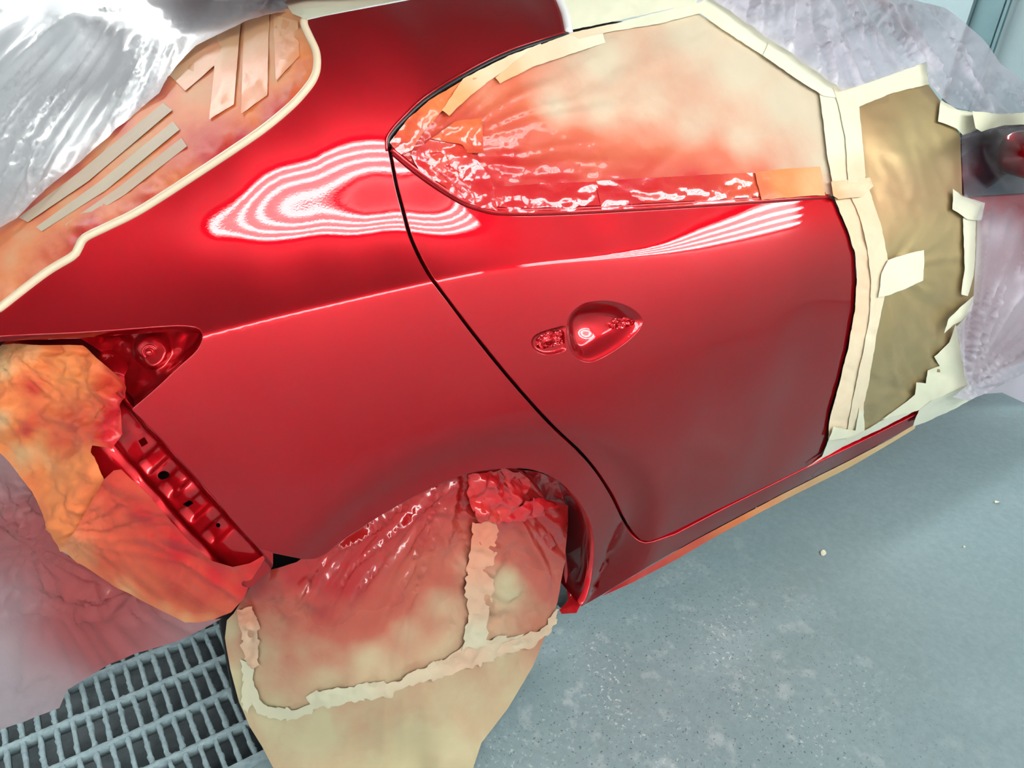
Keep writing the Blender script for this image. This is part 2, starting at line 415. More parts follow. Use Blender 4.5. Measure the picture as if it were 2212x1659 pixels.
def masking(name,base,mid,red=(.46,.010,.014),rough=.62,grain=(160,.12,.0006),crisp=None,trans=.0,var=.08,coat=.9,metal=0.,wet=1.):
    """paper or tape carrying a red paint deposit given by the attribute 'spray'"""
    t=NT(name);b=t.bsdf(base,rough,metal,spec=.22)
    s=t.attr('spray');n=t.noise(26,5,.6);f=t.math('ADD',s,t.math('MULTIPLY',t.math('SUBTRACT',n,.5),.15))
    f=t.math('MULTIPLY',f,t.math('MULTIPLY',s,12,True),True)
    n2=t.noise(7,3,.5)
    bc=t.ramp(n2,[(.25,tuple(x*(1-var) for x in base)),(.75,tuple(min(1,x*(1+var)) for x in base))])
    c=t.mix(t.math('MULTIPLY',f,2.0,True),bc,mid)
    c=t.mix(t.math('MULTIPLY',t.math('SUBTRACT',f,.5),2.0,True),c,red)
    t.l(c,b.inputs['Base Color'])
    t.l(t.ramp(s,[(.25,(rough,)*3),(.6,(rough+(.3-rough)*wet,)*3),(.9,(rough+(.16-rough)*wet,)*3)]),b.inputs['Roughness'])
    t.l(t.math('MULTIPLY',t.math('SUBTRACT',s,.35),1.9*coat,True),b.inputs['Coat Weight']);b.inputs['Coat Roughness'].default_value=.05
    nb=None
    if crisp:
        v=t.n('ShaderNodeTexVoronoi',feature='DISTANCE_TO_EDGE');v.inputs['Scale'].default_value=crisp[0];
        w=t.n('ShaderNodeTexNoise');w.inputs['Scale'].default_value=crisp[0]*.6
        t.l(t.coord(),w.inputs['Vector']);mx=t.n('ShaderNodeMix',data_type='RGBA');mx.inputs[0].default_value=.12
        t.l(t.coord(),mx.inputs[6]);t.l(w.outputs[1],mx.inputs[7]);t.l(mx.outputs[2],v.inputs['Vector'])
        nb=t.bump(t.math('POWER',v.outputs['Distance'],.5),crisp[1],crisp[2])
    nb=t.bump(t.noise(grain[0],3,.6),grain[1],grain[2],nb);t.l(nb,b.inputs['Normal'])
    if trans: b.inputs['Subsurface Weight'].default_value=0
    return t.m
KRAFT=masking('tan_masking_paper',(.55,.46,.33),(.52,.12,.06),wet=.6,coat=.55,crisp=(18,.07,.003))
KRAFT_WHEEL=masking('shaded_tan_masking_paper',(.41,.35,.21),(.34,.085,.055),red=(.30,.010,.010),crisp=(20,.10,.004))  # same tan paper as the window, dimmer light at the wheel put into its colour
TAPE_WHEEL=masking('olive_cream_tape',(.50,.47,.33),(.52,.20,.12),rough=.55)
KRAFT_GLOSS=masking('glossy_brown_masking_paper',(.41,.31,.15),(.5,.2,.1),rough=.40,metal=.6)
TAPE=masking('pale_yellow_masking_tape',(.72,.71,.53),(.78,.32,.13),rough=.5,grain=(300,.10,.0004),coat=.8)
TAPE_WET=masking('tape_under_wet_paint',(.74,.56,.33),(.66,.16,.05),rough=.4,crisp=(60,.10,.002),coat=1.0)
TAPE_ORANGE=masking('oversprayed_tape',(.62,.43,.22),(.70,.20,.06),rough=.6,crisp=(26,.14,.003),coat=.15,wet=.45)
PAPER_ORANGE=masking('oversprayed_paper',(.74,.45,.20),(.58,.10,.045),crisp=(20,.10,.003),rough=.5,coat=.2,wet=.5)
def film(name,tint=(.82,.83,.86),opac=.42,rough=.40,sprayc=(.55,.13,.13),bump=.25,scale=(9,9,9),coat=.25):
    """thin masking film: partly clear, milky, glossy"""
    t=NT(name)
    s=t.attr('spray');h=t.attr('milk')
    col=t.mix(t.math('MULTIPLY',s,1.0,True),tint,sprayc)
    d=t.n('ShaderNodeBsdfPrincipled');t.l(col,d.inputs['Base Color']);d.inputs['Roughness'].default_value=rough
    d.inputs['Coat Weight'].default_value=coat;d.inputs['Coat Roughness'].default_value=.12
    tl=t.n('ShaderNodeBsdfTranslucent');t.l(col,tl.inputs['Color'])
    tr=t.n('ShaderNodeBsdfTransparent');t.l(t.mix(.5,(1,1,1),col),tr.inputs['Color'])
    nb=t.bump(t.noise(60,4,.6),.12,.002)
    mp=t.n('ShaderNodeMapping');mp.inputs['Scale'].default_value=scale;t.l(t.coord(),mp.inputs['Vector'])
    nb=t.bump(t.noise(3,4,.6,mp.outputs[0],.6),bump,.006,nb)
    t.l(nb,d.inputs['Normal'])
    m1=t.n('ShaderNodeMixShader');m1.inputs[0].default_value=.35;t.l(d.outputs[0],m1.inputs[1]);t.l(tl.outputs[0],m1.inputs[2])
    lw=t.n('ShaderNodeLayerWeight');lw.inputs['Blend'].default_value=.3
    f=t.math('ADD',t.math('ADD',t.math('MULTIPLY',lw.outputs['Facing'],.35),opac),t.math('ADD',t.math('MULTIPLY',s,.25),h),True)
    m2=t.n('ShaderNodeMixShader');t.l(f,m2.inputs[0]);t.l(tr.outputs[0],m2.inputs[1]);t.l(m1.outputs[0],m2.inputs[2])
    t.l(m2.outputs[0],t.out.inputs[0]);return t.m
FILM=film('milky_masking_film',(.80,.81,.84),.55)
FILM_PINK=film('pink_stained_film',(.52,.44,.47),.58,sprayc=(.33,.05,.05),coat=.7,rough=.25)
FILM_LILAC=film('lilac_masking_film',(.66,.62,.70),.50)
def floor_paint():
    t=NT('grey_green_floor_paint');b=t.bsdf((.2,.25,.26),.42)
    c=t.coord()
    a=t.ramp(t.noise(2.2,6,.6,c,.4),[(.3,(.185,.255,.268)),(.7,(.225,.30,.312))])
    e=t.ramp(t.noise(45,4,.7,c),[(.35,(.90,)*3),(.65,(1.04,)*3)])
    col=t.mix(1.0,a,e,'MULTIPLY')
    # bare white flecks and dark specks, thick near the wheel
    m=t.ramp(t.noise(4.5,4,.6,c),[(.50,(0,)*3),(.66,(1,)*3)])
    gr=t.n('ShaderNodeVectorMath',operation='DISTANCE');t.l(c,gr.inputs[0]);gr.inputs[1].default_value=(.42,-.18,0)
    near=t.ramp(gr.outputs['Value'],[(.25,(1,)*3),(.75,(.10,)*3)])
    fl=t.ramp(t.noise(85,3,.7,c),[(.58,(0,)*3),(.64,(1,)*3)])
    w=t.math('MULTIPLY',t.math('MULTIPLY',m,near),fl)
    col=t.mix(t.math('MULTIPLY',w,.75),col,(.62,.66,.66))
    sm=t.math('MULTIPLY',t.ramp(t.noise(13,5,.65,c),[(.56,(0,)*3),(.68,(1,)*3)]),near)
    col=t.mix(t.math('MULTIPLY',sm,.35),col,(.55,.58,.58))
    dk=t.math('MULTIPLY',t.ramp(t.noise(120,2,.7,t.n('ShaderNodeVectorMath',operation='ADD').outputs[0] if 0 else c),[(.33,(1,)*3),(.37,(0,)*3)]),near)
    col=t.mix(t.math('MULTIPLY',dk,.8),col,(.03,.035,.04))
    t.l(col,b.inputs['Base Color'])
    t.l(t.ramp(t.noise(5,4,.6,c),[(.3,(.32,)*3),(.7,(.55,)*3)]),b.inputs['Roughness'])
    t.l(t.bump(t.noise(55,5,.6,c),.14,.002),b.inputs['Normal']);return t.m
FLOOR=floor_paint()
def wallm(name,c0,c1,rough=.45):
    t=NT(name);b=t.bsdf(c0,rough);t.l(t.ramp(t.noise(3,5,.6),[(.3,c0),(.7,c1)]),b.inputs['Base Color'])
    sp=t.ramp(t.noise(38,2,.5),[(.74,(1,)*3),(.78,(.55,)*3)])
    t.l(t.mix(1.0,t.ramp(t.noise(3,5,.6),[(.3,c0),(.7,c1)]),sp,'MULTIPLY'),b.inputs['Base Color']);return t.m
WALL=wallm('white_booth_panel',(.60,.62,.62),(.68,.70,.70))
WALL_END=wallm('grey_green_booth_panel',(.30,.39,.41),(.35,.45,.47))
DOORFRAME=wallm('dark_green_door_frame',(.10,.19,.21),(.14,.24,.26))
CEIL=wallm('ceiling_filter',(.16,.165,.165),(.2,.205,.205),.8)
def grate_mat():
    t=NT('dusty_grate_steel');b=t.bsdf((.24,.32,.34),.85)
    t.l(t.ramp(t.noise(60,5,.7),[(.3,(.20,.28,.30)),(.7,(.36,.46,.48))]),b.inputs['Base Color'])
    t.l(t.bump(t.noise(350,4,.7),.6,.003),b.inputs['Normal']);return t.m
GRATE=grate_mat()
def pit_mat():
    t=NT('pit_filter');b=t.bsdf((.1,.12,.14),.9)
    t.l(t.ramp(t.noise(18,5,.65),[(.3,(.12,.15,.165)),(.7,(.24,.28,.30))]),b.inputs['Base Color'])
    t.l(t.bump(t.noise(90,4,.6),.5,.004),b.inputs['Normal']);return t.m
PIT=pit_mat()
LINT=flat('grey_lint',(.30,.35,.37),.9)
STEEL=flat('white_fixture_sheet',(.75,.76,.76),.4)
def emit(name,col,st):
    t=NT(name);e=t.n('ShaderNodeEmission');e.inputs[0].default_value=(*col,1);e.inputs[1].default_value=st;t.l(e.outputs[0],t.out.inputs[0]);return t.m
TUBE=emit('lit_fluorescent_tube',(.97,1.0,.99),TUBE_POWER); TUBE_FAR=emit('lit_fluorescent_tube_far',(.97,1.0,.99),FAR_POWER)
GLASS=flat('dark_side_glass',(.010,.014,.017),.05,coat=.3)
RUBBER=flat('black_rubber_seal',(.012,.010,.010),.35)
SEAL_RED=car_paint('red_sprayed_trim',(.20,.004,.010),False)
SEAL_TAN=flat('tan_fine_line_tape',(.66,.52,.36),.45)
WHITE_TAPE=flat('white_soft_edge_tape',(.80,.78,.76),.5)
TAPE_HATCH=masking('peach_covered_hatch_tape',(.58,.41,.22),(.70,.20,.06),rough=.62,crisp=(26,.08,.002),coat=.0,wet=.1)
WET_RED=masking('wet_red_paper',(.5,.1,.08),(.45,.04,.03),crisp=(22,.3,.006))
TAPE_PEACH=masking('peach_masking_tape',(.70,.55,.33),(.70,.22,.07),rough=.55,coat=.15,wet=.4)
TAPE_GREY=masking('grey_green_tape',(.60,.62,.50),(.7,.3,.15))  # tape with its own grey-green base colour
# ------------------------------------------------------------------ the booth: floor, pit, walls, ceiling, lamps
R=ROOM
PY0,PY1,PX0,PX1=.185,1.35,-3.0,1.9          # the grated pit under the car
f=MB()
z0=-.02
for a,b in (((R['x0'],R['y0']),(R['x1'],PY0)),((R['x0'],PY1),(R['x1'],R['y1'])),((R['x0'],PY0),(PX0,PY1)),((PX1,PY0),(R['x1'],PY1))):
    f.box((a[0],a[1],z0-.03),(b[0],b[1],0))
tag(f.build('floor',FLOOR),None,None,kind='structure')
def wall(name,a,b,m=WALL):
    w=MB();w.box(a,b);return tag(w.build(name,m),None,None,kind='structure')
wall('floor_pit',(PX0,PY0,-.22),(PX1,PY1,-.20),PIT)
for k,(a,b) in enumerate((((PX0,PY0-.02,-.2),(PX1,PY0,-.03)),((PX0,PY1,-.2),(PX1,PY1+.02,-.03)),((PX0-.02,PY0,-.2),(PX0,PY1,-.03)),((PX1,PY0,-.2),(PX1+.02,PY1,-.03)))):
    wall('trim_%d'%(k+1),a,b,PIT)
wall('wall_near',(R['x0'],R['y0']-.06,0),(R['x1'],R['y0'],R['h']))
wall('wall_far',(R['x0'],R['y1'],0),(R['x1'],R['y1']+.06,R['h']))
wall('wall_rear',(R['x0']-.06,R['y0'],0),(R['x0'],R['y1'],R['h']))
wall('wall_front',(R['x1'],R['y0'],0),(R['x1']+.06,R['y1'],R['h']),WALL_END)
wall('ceiling',(R['x0'],R['y0'],R['h']),(R['x1'],R['y1'],R['h']+.06),CEIL)
# lamps: fixtures of four tubes, tilted across the upper corners of the long walls
def fixture(x0,x1,ys,zs,nrm,mat,label,tubes_dx=.0):
    cy,cz=sum(ys)/2,sum(zs)/2
    t=empty('light_fixture',((x0+x1)/2,cy,cz),label,'ceiling light','tube light fixtures')
    h=MB();ny,nz=nrm
    a=np.array([0,ys[0],zs[0]]);b=np.array([0,ys[1],zs[1]]);d=(b-a)/np.linalg.norm(b-a);n3=np.array([0,ny,nz])
    c=[a-d*.09-n3*.02,b+d*.09-n3*.02,b+d*.09-n3*.09,a-d*.09-n3*.09]
    V=[(x0-.05,p[1],p[2]) for p in c]+[(x1+.05,p[1],p[2]) for p in c]
    o=link('housing',V,[(0,1,2,3),(7,6,5,4),(0,4,5,1),(1,5,6,2),(2,6,7,3),(3,7,4,0)],STEEL,smooth=False);keep_parent(o,t)
    for k in range(4):
        p=a+(b-a)*k/3+n3*.038
        m=MB();m.cyl((x0,p[1],p[2]),(x1,p[1],p[2]),.035,14)
        o=m.build('tube',mat,smooth=True);keep_parent(o,t)
    return t
s2=math.sqrt(.5)
for i,(a,b) in enumerate(NEAR_ROW): fixture(a,b,(-2.10,-2.42),(2.80,2.34),(.82,-.57),TUBE,('tube light fixture above the near wall, towards the rear of the car','tube light fixture above the near wall, towards the front of the car')[i])
for i,(a,b) in enumerate(FAR_ROW): fixture(a,b,(3.9,4.14),(2.86,2.55),(-.8,-.6),TUBE_FAR,'tube light fixture above the far wall, '+('behind the car','over the middle of the car','by the end wall')[i])
# door leaves on the end wall: dark frame beside paler panels (seen past the film at the upper right)
def at_x(px,x):
    d=ray([px])[0];return CAM+d*(x-CAM[0])/d[0]
XW=R['x1']
pa=at_x((2113,5),XW-.02);pb=at_x((2174,5),XW-.02)
y_a,y_b=pa[1],pb[1]
w=MB();w.box((XW-.05,y_b,0),(XW,y_a,2.7));w.box((XW-.05,y_b-1.6,2.55),(XW,y_b,2.7));tag(w.build('door_1',DOORFRAME),None,None,kind='structure')
w=MB();w.box((XW-.10,y_a+.004,0),(XW,y_a+.9,2.8));tag(w.build('wall_panel',WALL_END),None,None,kind='structure')
w=MB();w.box((XW-.085,y_b-.055,0),(XW-.05,y_b-.03,2.55));tag(w.build('trim_5',DOORFRAME),None,None,kind='structure')
# the floor grate
g=empty('floor_grate',(-.45,PY0,0),'dusty steel bar grate over the pit, lower left under the car','grate')
SX,SY=.02924,.09714;GX0,GY0=-.463,.5736
fx=[GX0+i*SX for i in range(-50,40)]
fy=[GY0+j*SY for j in range(-3,8)]
def rough_bar(mb,p,q,w,h,seg,seed):
    """one bar with ragged lint along its edges"""
    p=np.array(p,float);q=np.array(q,float);d=q-p;L=np.linalg.norm(d);d/=L;s=np.array([-d[1],d[0],0.]);n=max(2,int(L/seg));base=len(mb.v)
    for i in range(n+1):
        c=p+d*L*i/n
        for k,(sg,zz) in enumerate(((-1,-h),(-1,0),(-.55,.0015),(.55,.0015),(1,0),(1,-h))):
            e=1+(RNG.random()**3)*.9 if abs(sg)==1 and zz>-.01 else 1
            mb.v.append(tuple(c+s*sg*w*.5*e+np.array([0,0,zz+(RNG.random()-.5)*.0012])))
    for i in range(n):
        a=base+i*6;b=a+6
        for k in range(6): mb.f.append((a+k,b+k,b+(k+1)%6,a+(k+1)%6))
b1=MB();b2=MB()
for x in fx:
    if x<.35: rough_bar(b1,(x,PY0,-.004),(x,PY1 if x<-.9 or x>.1 else PY1,-.004),.0074,.028,.0055 if -.95<x<-.2 else .05,1)
for y in fy:
    if PY0<y<PY1: rough_bar(b2,(fx[0],y,-.002),(.35,y,-.002),.0088,.028,.0055 if y<.8 else .05,2)
o=b1.build('bearing_bar',GRATE,smooth=True);o['kind']='stuff';keep_parent(o,g)
o=b2.build('cross_bar',GRATE,smooth=True);o['kind']='stuff';keep_parent(o,g)
m=MB();m.box((fx[0]-.02,PY0-.012,-.05),(.37,PY0+.012,.0015));o=m.build('frame',GRATE);keep_parent(o,g)
# lint caught under the bars
def lint(px,z,r,seed,label):
    d=ray([px])[0];c=CAM+d*(z-CAM[2])/d[2];rg=np.random.default_rng(seed);V=[];F=[]
    for k in range(16):
        a=rg.uniform(0,6.28);p=c+np.array([rg.normal()*r*.5,rg.normal()*r*.5,rg.uniform(0,r*.4)]);n0=len(V);dirn=a
        for i in range(9):
            V+= [tuple(p+np.array([0,0,.0006])),tuple(p-np.array([0,0,.0006])+np.array([.0006,.0006,0]))]
            dirn+=rg.normal()*.6;p=p+np.array([math.cos(dirn),math.sin(dirn),rg.normal()*.25])*r*.16
        for i in range(8): F.append((n0+2*i,n0+2*i+1,n0+2*i+3,n0+2*i+2))
    tag(link('lint_tuft',V,F,LINT),label,'lint','lint tufts in the pit')
for k,(px,r,l) in enumerate((((250,1580),.02,'curly grey lint tuft under the grate below the hem of the film'),((345,1610),.022,'long wispy grey lint tuft in the middle of the grate'),((450,1600),.02,'round grey lint tuft near the lower edge of the grate'),((383,1640),.02,'pale lint tuft at the bottom edge of the picture'),((506,1553),.014,'small lint tuft beside the masked wheel'))): lint(px,-.19,r,30+k,l)
# scraps lying on the floor
def scrap(px,w,h,rot,mat,label,seed):
    d=ray([px])[0];c=CAM+d*(-CAM[2])/d[2];rg=np.random.default_rng(seed)
    n=9;P=[]
    for k in range(n):
        a=6.283*k/n;r=1+rg.normal()*.14;P.append((c[0]+math.cos(a)*w*r*math.cos(rot)-math.sin(a)*h*r*math.sin(rot),c[1]+math.cos(a)*w*r*math.sin(rot)+math.sin(a)*h*r*math.cos(rot),.0025+rg.random()*.004))
    V=P+[(p[0],p[1],p[2]-.0012) for p in P];F=[tuple(range(n)),tuple(range(n,2*n))[::-1]]+[(k,(k+1)%n,n+(k+1)%n,n+k)[::-1] for k in range(n)]
    o=link('tape_scrap',V,F,mat,smooth=False);tag(o,label,'tape scrap','scraps of masking tape on the floor')
    return o
scrap((1778,1197),.013,.008,.4,TAPE,'largest cream scrap of torn tape, alone in the middle of the floor',1)
scrap((2152,1086),.009,.005,-.2,TAPE,'small cream scrap of tape near the right edge of the floor',2)
scrap((2082,1183),.004,.003,.3,TAPE,'tiny pale scrap of tape below the small scrap at right',3)
scrap((1633,1043+55),.004,.002,.3,TAPE,'tiny pale scrap of tape beside the sill of the car',5)
# ------------------------------------------------------------------ the car
CAR=empty('car',(.5,.9,0),'glossy red hatchback being resprayed, wrapped in masking paper and film','car')
def part(o,p=None): return keep_parent(o,CAR) if p is None else keep2(o,p)
def keep2(o,p):
    o.parent=p;bpy.context.view_layer.update();o.matrix_parent_inverse=p.matrix_world.inverted();return o
def z6(pts): return [(1120+x/7.373,620+y/7.373) for x,y in pts]
HATCH_EDGE=[(662,44),(663,54),(675,78),(689,111),(691.5,142),(685,169),(668.5,196),(635,233),(574,284),(506,331),(405,398),(304,462.5),(236,496),(189,520),(176,541),(162,560),(101,597),(0,675),(-90,745)]
TAIL=[(-90,738),(0,725),(169,717),(287,708.5),(371,702.5),(412,703.5),(432,710),(439,725),(435.5,742),(422,762.6),(388,793),(338,840),(287,884)]
REAR_EDGE=[(287,886),(338,935),(405,1009),(473,1085),(500,1120),(556,1181)]
ARCH=[(657,1208),(690,1203),(740,1166),(791,1132),(841,1101.5),(902,1068),(976,1034),(1027,1019),(1078,1012),(1128,1011),(1162,1017),(1196,1031),(1226,1053),(1253,1085),(1273,1122),(1282,1159),(1283,1199),(1278,1250),(1268,1290),(1257,1310)]
SILL_LOW=[(1320,1272),(1413,1216),(1507,1162),(1600,1113),(1693,1064),(1833,994),(1927,945),(1985,912)]
SILL_TOP=[(1997,888),(1833,969),(1740,1013),(1647,1059),(1553,1106),(1460,1155),(1410,1172)]
GAP_REAR=[(1394,1174),(1378,1169),(1360,1152),(1341,1118),(1318,1072),(1286,1022),(1247,978),(1197,932),(1137,867),(1077,797),(1017,722),(972,662),(932,609),(906,566),(881,511),(864,451),(851,400),(841,345),(837,322)]
WIN_TOP=[(838,303),(848,286),(870,262),(920,215),(1000,165),(1100,115),(1228,73)]
sm=smooth_line
crl=np.array(smooth_line(CREASE[1:8],4));CRX=np.vstack([crl+np.array([.23,.97])*k for k in (-9,-5.5,-3.4,-1.8,-.6,.6,1.8,3.4,5.5,9)])
quarter=([*sm(HATCH_EDGE,10)]+[*sm(TAIL,8)]+[*sm(REAR_EDGE,10)][:-1]+[(556,1181),(590,1194)]+[*sm(ARCH,10)]+SILL_LOW+SILL_TOP+[*sm(GAP_REAR,10)]+[*sm(WIN_TOP,10)]
  +[(1222,35),(1205,0),(1190,-28),(1010,-28),(950,-13),(885,0),(800,16),(700,35)])
part(panel('quarter_panel',quarter,RED,None,step=8,rim=.014,extra=CRX))
# rear door with the two openings of its handle
BOWL=z6([(770,620),(780,520),(850,400),(950,310),(1080,245),(1300,215),(1500,225),(1700,280),(1860,370),(1960,470),(1985,560),(1930,680),(1820,800),(1650,940),(1400,1100),(1200,1190),(1050,1195),(920,1130),(830,1020),(790,900),(772,760)])
POD=z6([(748,620),(600,640),(400,695),(260,765),(205,850),(215,950),(270,1020),(400,1080),(550,1080),(700,1040),(765,1000),(765,900),(750,760)])
bowl=sm(BOWL,4,True);pod=sm(POD,4,True)
GAP_DOOR=[(1385,1167),(1367,1148),(1348,1114),(1326,1068),(1294,1018),(1255,972),(1206,926),(1146,861),(1086,791),(1026,716),(980,656),(941,603),(916,561),(891,507),(874,447),(861,397),(851,345),(849,338)]
WIN_LOW=[(849,336),(900,377),(950,411),(1000,441),(1040,456),(1085,464),(1200,464),(1400,454),(1600,442),(1796,428)]
DOOR_FRONT=[(1800,432),(1816,470),(1829,500),(1844.5,551),(1847,601),(1843,669),(1828,753),(1807,837),(1792,888),(1787,922),(1785,952),(1777,975),(1745,1008)]
DOOR_LOW=[(1740,1009),(1650,1053),(1553,1099),(1460,1146),(1420,1163),(1402,1169)]
door=[*sm(WIN_LOW,10)]+[*sm(DOOR_FRONT,10)]+DOOR_LOW+[*sm(GAP_DOOR,10)][:-1]
DOOR=part(panel('rear_door',door,RED,None,step=8,holes=(bowl,pod),rim=.014,extra=CRX))
def edge_dist(V2,loop):
    l=resample(loop,2.0);d=np.full(len(V2),1e9)
    for i in range(0,len(l),200): d=np.minimum(d,((V2[:,None]-l[None,i:i+200])**2).sum(-1).min(1))
    return np.sqrt(d)
def ss(x): x=np.clip(x,0,1);return x*x*(3-2*x)
def pressed(name,outline,depth,mat,step=3,holes=(),base=None,fixed=None):
    """a pressing sunk below the body surface by depth(points, distance to the outline)"""
    V2,F,loops=cdt(outline,step,holes,.1);m=base or on_body()
    P=m(V2);N=body_normals(P) if fixed is None else np.tile(fixed,(len(P),1));dd=depth(V2,edge_dist(V2,outline));P=P-N*dd[:,None]
    N2=vnorm(P,F)
    if ((CAM-P)*N2).sum()<0:F=F[:,::-1]
    return link(name,P,F,mat)
def bowl_depth(V,d):
    c=np.array([1310.,712.]);q=(V-c)/np.array([75.,62.]);r2=np.clip((q**2).sum(1),0,1.2)
    return .0185*ss(d/34.)+.012*np.exp(-(((V[:,0]-1285)/40)**2+((V[:,1]-700)/38)**2))*ss(d/20.)+.002*ss(d/3.)
RSLOT=z6([(1530,610),(1600,560),(1660,505),(1800,490),(1890,530),(1880,600),(1800,650),(1680,690),(1600,690),(1540,650)])
rslot=sm(RSLOT,3,True)
b=keep2(pressed('handle_recess',bowl,bowl_depth,RED,3,holes=(rslot,)),DOOR)
LSLOT=z6([(290,840),(380,765),(500,705),(720,692),(740,740),(745,900),(600,950),(420,990),(310,975)])
lslot=resample(LSLOT,3)
keep2(pressed('handle_pod',pod,lambda V,d:.0045*ss(d/7.),RED,3,holes=(lslot,)),DOOR)
def stuffing(name,outline,depth,seed,grow=1.12):
    o=np.array(outline);o=(o-o.mean(0))*grow+o.mean(0)
    V2,F,_=cdt(o,1.6,(),.3);P=on_body()(V2);P=P-body_normals(P)*depth(V2)[:,None];N=vnorm(P,F)
    if ((CAM-P)*N).sum()<0:F=F[:,::-1];N=-N
    h=crumple(V2,9,seed)*.0045+crumple(V2,4,seed+9)*.0015-.003
    return link(name,P+N*h[:,None],F,RED_IN,smooth=False)
o=keep2(stuffing('handle_slot_tape',LSLOT,lambda V:np.full(len(V),.0065),5),DOOR);o['label']='crumpled red-coated tape stuffed in the left handle slot'
o=keep2(stuffing('handle_slot_tape',RSLOT,lambda V:bowl_depth(V,edge_dist(V,bowl))+.003,15),DOOR);o['label']='crumpled red-coated tape stuffed in the right handle slot'
# added black sheet behind the panels: blocks light and makes the gaps dark
shell=[(700,150),(660,215),(560,305),(405,410),(240,508),(230,560),(330,660),(450,690),(470,760),(350,900),(600,1150),(690,1180),(860,1075),(1000,1010),(1120,996),(1220,1020),(1292,1100),(1300,1250),(1400,1205),(1980,905),(1850,600),(1830,240),(1500,40),(1240,50),(1150,-10),(900,10),(700,60)]
V2,F,_=cdt(shell,26,(),.1);part(link('gap_light_block',on_body(-.055)(V2),F[:,::-1],BLACK))
# wheel arch liner, lip turned in towards the wheel
al=sm([(640,1200)]+ARCH[1:],8);pa=on_body(-.001)(al);n=len(al)
cx,cz=-.05,.30
V=[];rings=((0,0),(.012,-.004),(.05,.004),(.12,.012),(.22,.03))
for dy,dr in rings:
    q=pa.copy();q[:,1]+=dy;r=q[:,[0,2]]-np.array([cx,cz]);L=np.linalg.norm(r,axis=1,keepdims=True);q[:,[0,2]]+=r/L*dr;V.append(q)
F=[(a*n+k,a*n+k+1,(a+1)*n+k+1,(a+1)*n+k) for a in range(len(rings)-1) for k in range(n-1)]
part(link('arch_liner',np.vstack(V),F,RED_IN))
mb=[];m=MB();m.box((-.42,.235,.12),(.36,.25,.66));part(m.build('arch_back_plate',BLACK))
# window seal above, belt moulding below
def on_path(p,off,step=6): return on_body(off)(sm(p,step))
part(tube('window_seal',on_path([(839,318)]+WIN_TOP,-.002),.0046,RUBBER))
part(tube('window_seal',on_path([(836,326),(835,300),(846,281),(868,256),(918,209),(998,159),(1098,109),(1226,68)],.0015),.0022,RED_IN))
part(tube('belt_moulding',on_path([(850,329),(900,371),(950,406),(1000,436),(1040,451),(1085,459),(1200,459),(1400,449),(1600,437),(1790,424)],.001),.0052,RED_IN))
part(tube('belt_moulding',on_path([(846,322),(897,364),(947,400),(997,431),(1040,445),(1085,452),(1200,452),(1400,443),(1600,431),(1780,419)],.004),.0042,RED_IN))
part(tube('hatch_seal',on_path([(657,46),(658,56),(669,80),(683,112),(685,142),(679,167),(662,193),(629,229),(569,279),(501,326),(401,392),(300,456),(232,490),(184,514),(170,536),(157,554),(97,591),(-4,669)],.0),.0058,SEAL_TAN))
# tail lamp seat: pressed pocket with a threaded stud
tail=[*sm(TAIL,6)]+[(262,858),(262,830),(210,778),(150,745),(0,748),(-90,760)]
V0=np.array([316.,767.])
def tail_depth(V,d):
    e=edge_dist(V,np.array(TAIL,float)) if 0 else d
    l=resample(TAIL,2.,False);dd=np.full(len(V),1e9)
    for i in range(0,len(l),200): dd=np.minimum(dd,((V[:,None]-l[None,i:i+200])**2).sum(-1).min(1))
    dd=np.sqrt(dd)
    b=np.hypot((V[:,0]-V0[0]),(V[:,1]-V0[1])*1.1)
    # flat pocket, a raised square pad round the stud, a step down to the lamp opening on the left
    step_=ss(((V[:,0]-262)*-.62+(V[:,1]-800)*.55+42)/26.)
    return .003*ss(dd/3.)+ss((dd-1)/16.)*(.016+.028*np.clip((835-V[:,1])/115.,0,1))-.012*ss((46-b)/16.)+.006*np.exp(-(b/62.)**2)*ss((b-38)/10)+.012*step_+.0011*np.sin(V[:,0]/6.+V[:,1]/15.)*ss((V[:,0]-345)/30.)*ss(dd/14.)+.0016*vn(V/17.,3)*ss(dd/15.)
tl=np.array(TAIL+[(262,858)],float);ty=BODY.hit(tl)[:,1];ty[-1]=ty[-2]+.02
TBASE=depth_sheet([(a,b,y) for (a,b),y in zip(tl,ty)]+[(210,778,ty[2]+.02),(150,745,ty[2]+.012)],.05)
TN=body_normals(BODY.hit([(360,760)]))[0]
TS=part(pressed('tail_lamp_seat',tail,tail_depth,RED_IN,3.2,base=TBASE,fixed=TN))
nn=TN;pc=TBASE([V0])[0]-nn*(tail_depth(V0[None],np.array([99.]))[0])
def disc_stack(name,c,n,prof,mat,seg=20):
    n=np.array(n);u=np.cross(n,[0,0,1.]);u/=np.linalg.norm(u);w=np.cross(n,u);V=[];F=[]
    for r,h in prof:
        for k in range(seg):
            a=2*math.pi*k/seg;V.append(c+n*h+(u*math.cos(a)+w*math.sin(a))*r)
    for i in range(len(prof)-1):
        for k in range(seg): F.append((i*seg+k,i*seg+(k+1)%seg,(i+1)*seg+(k+1)%seg,(i+1)*seg+k))
    F.append(tuple((len(prof)-1)*seg+k for k in range(seg)))
    return link(name,V,F,mat)
keep2(disc_stack('stud',pc,nn,[(.0105,-.006),(.0105,.001),(.0098,.002),(.0085,.0022),(.0080,.0010),(.0066,.001),(.0062,.004),(.0050,.0052),(.0042,.0054),(.0040,.009),(.0030,.0102)],RED_IN),TS)
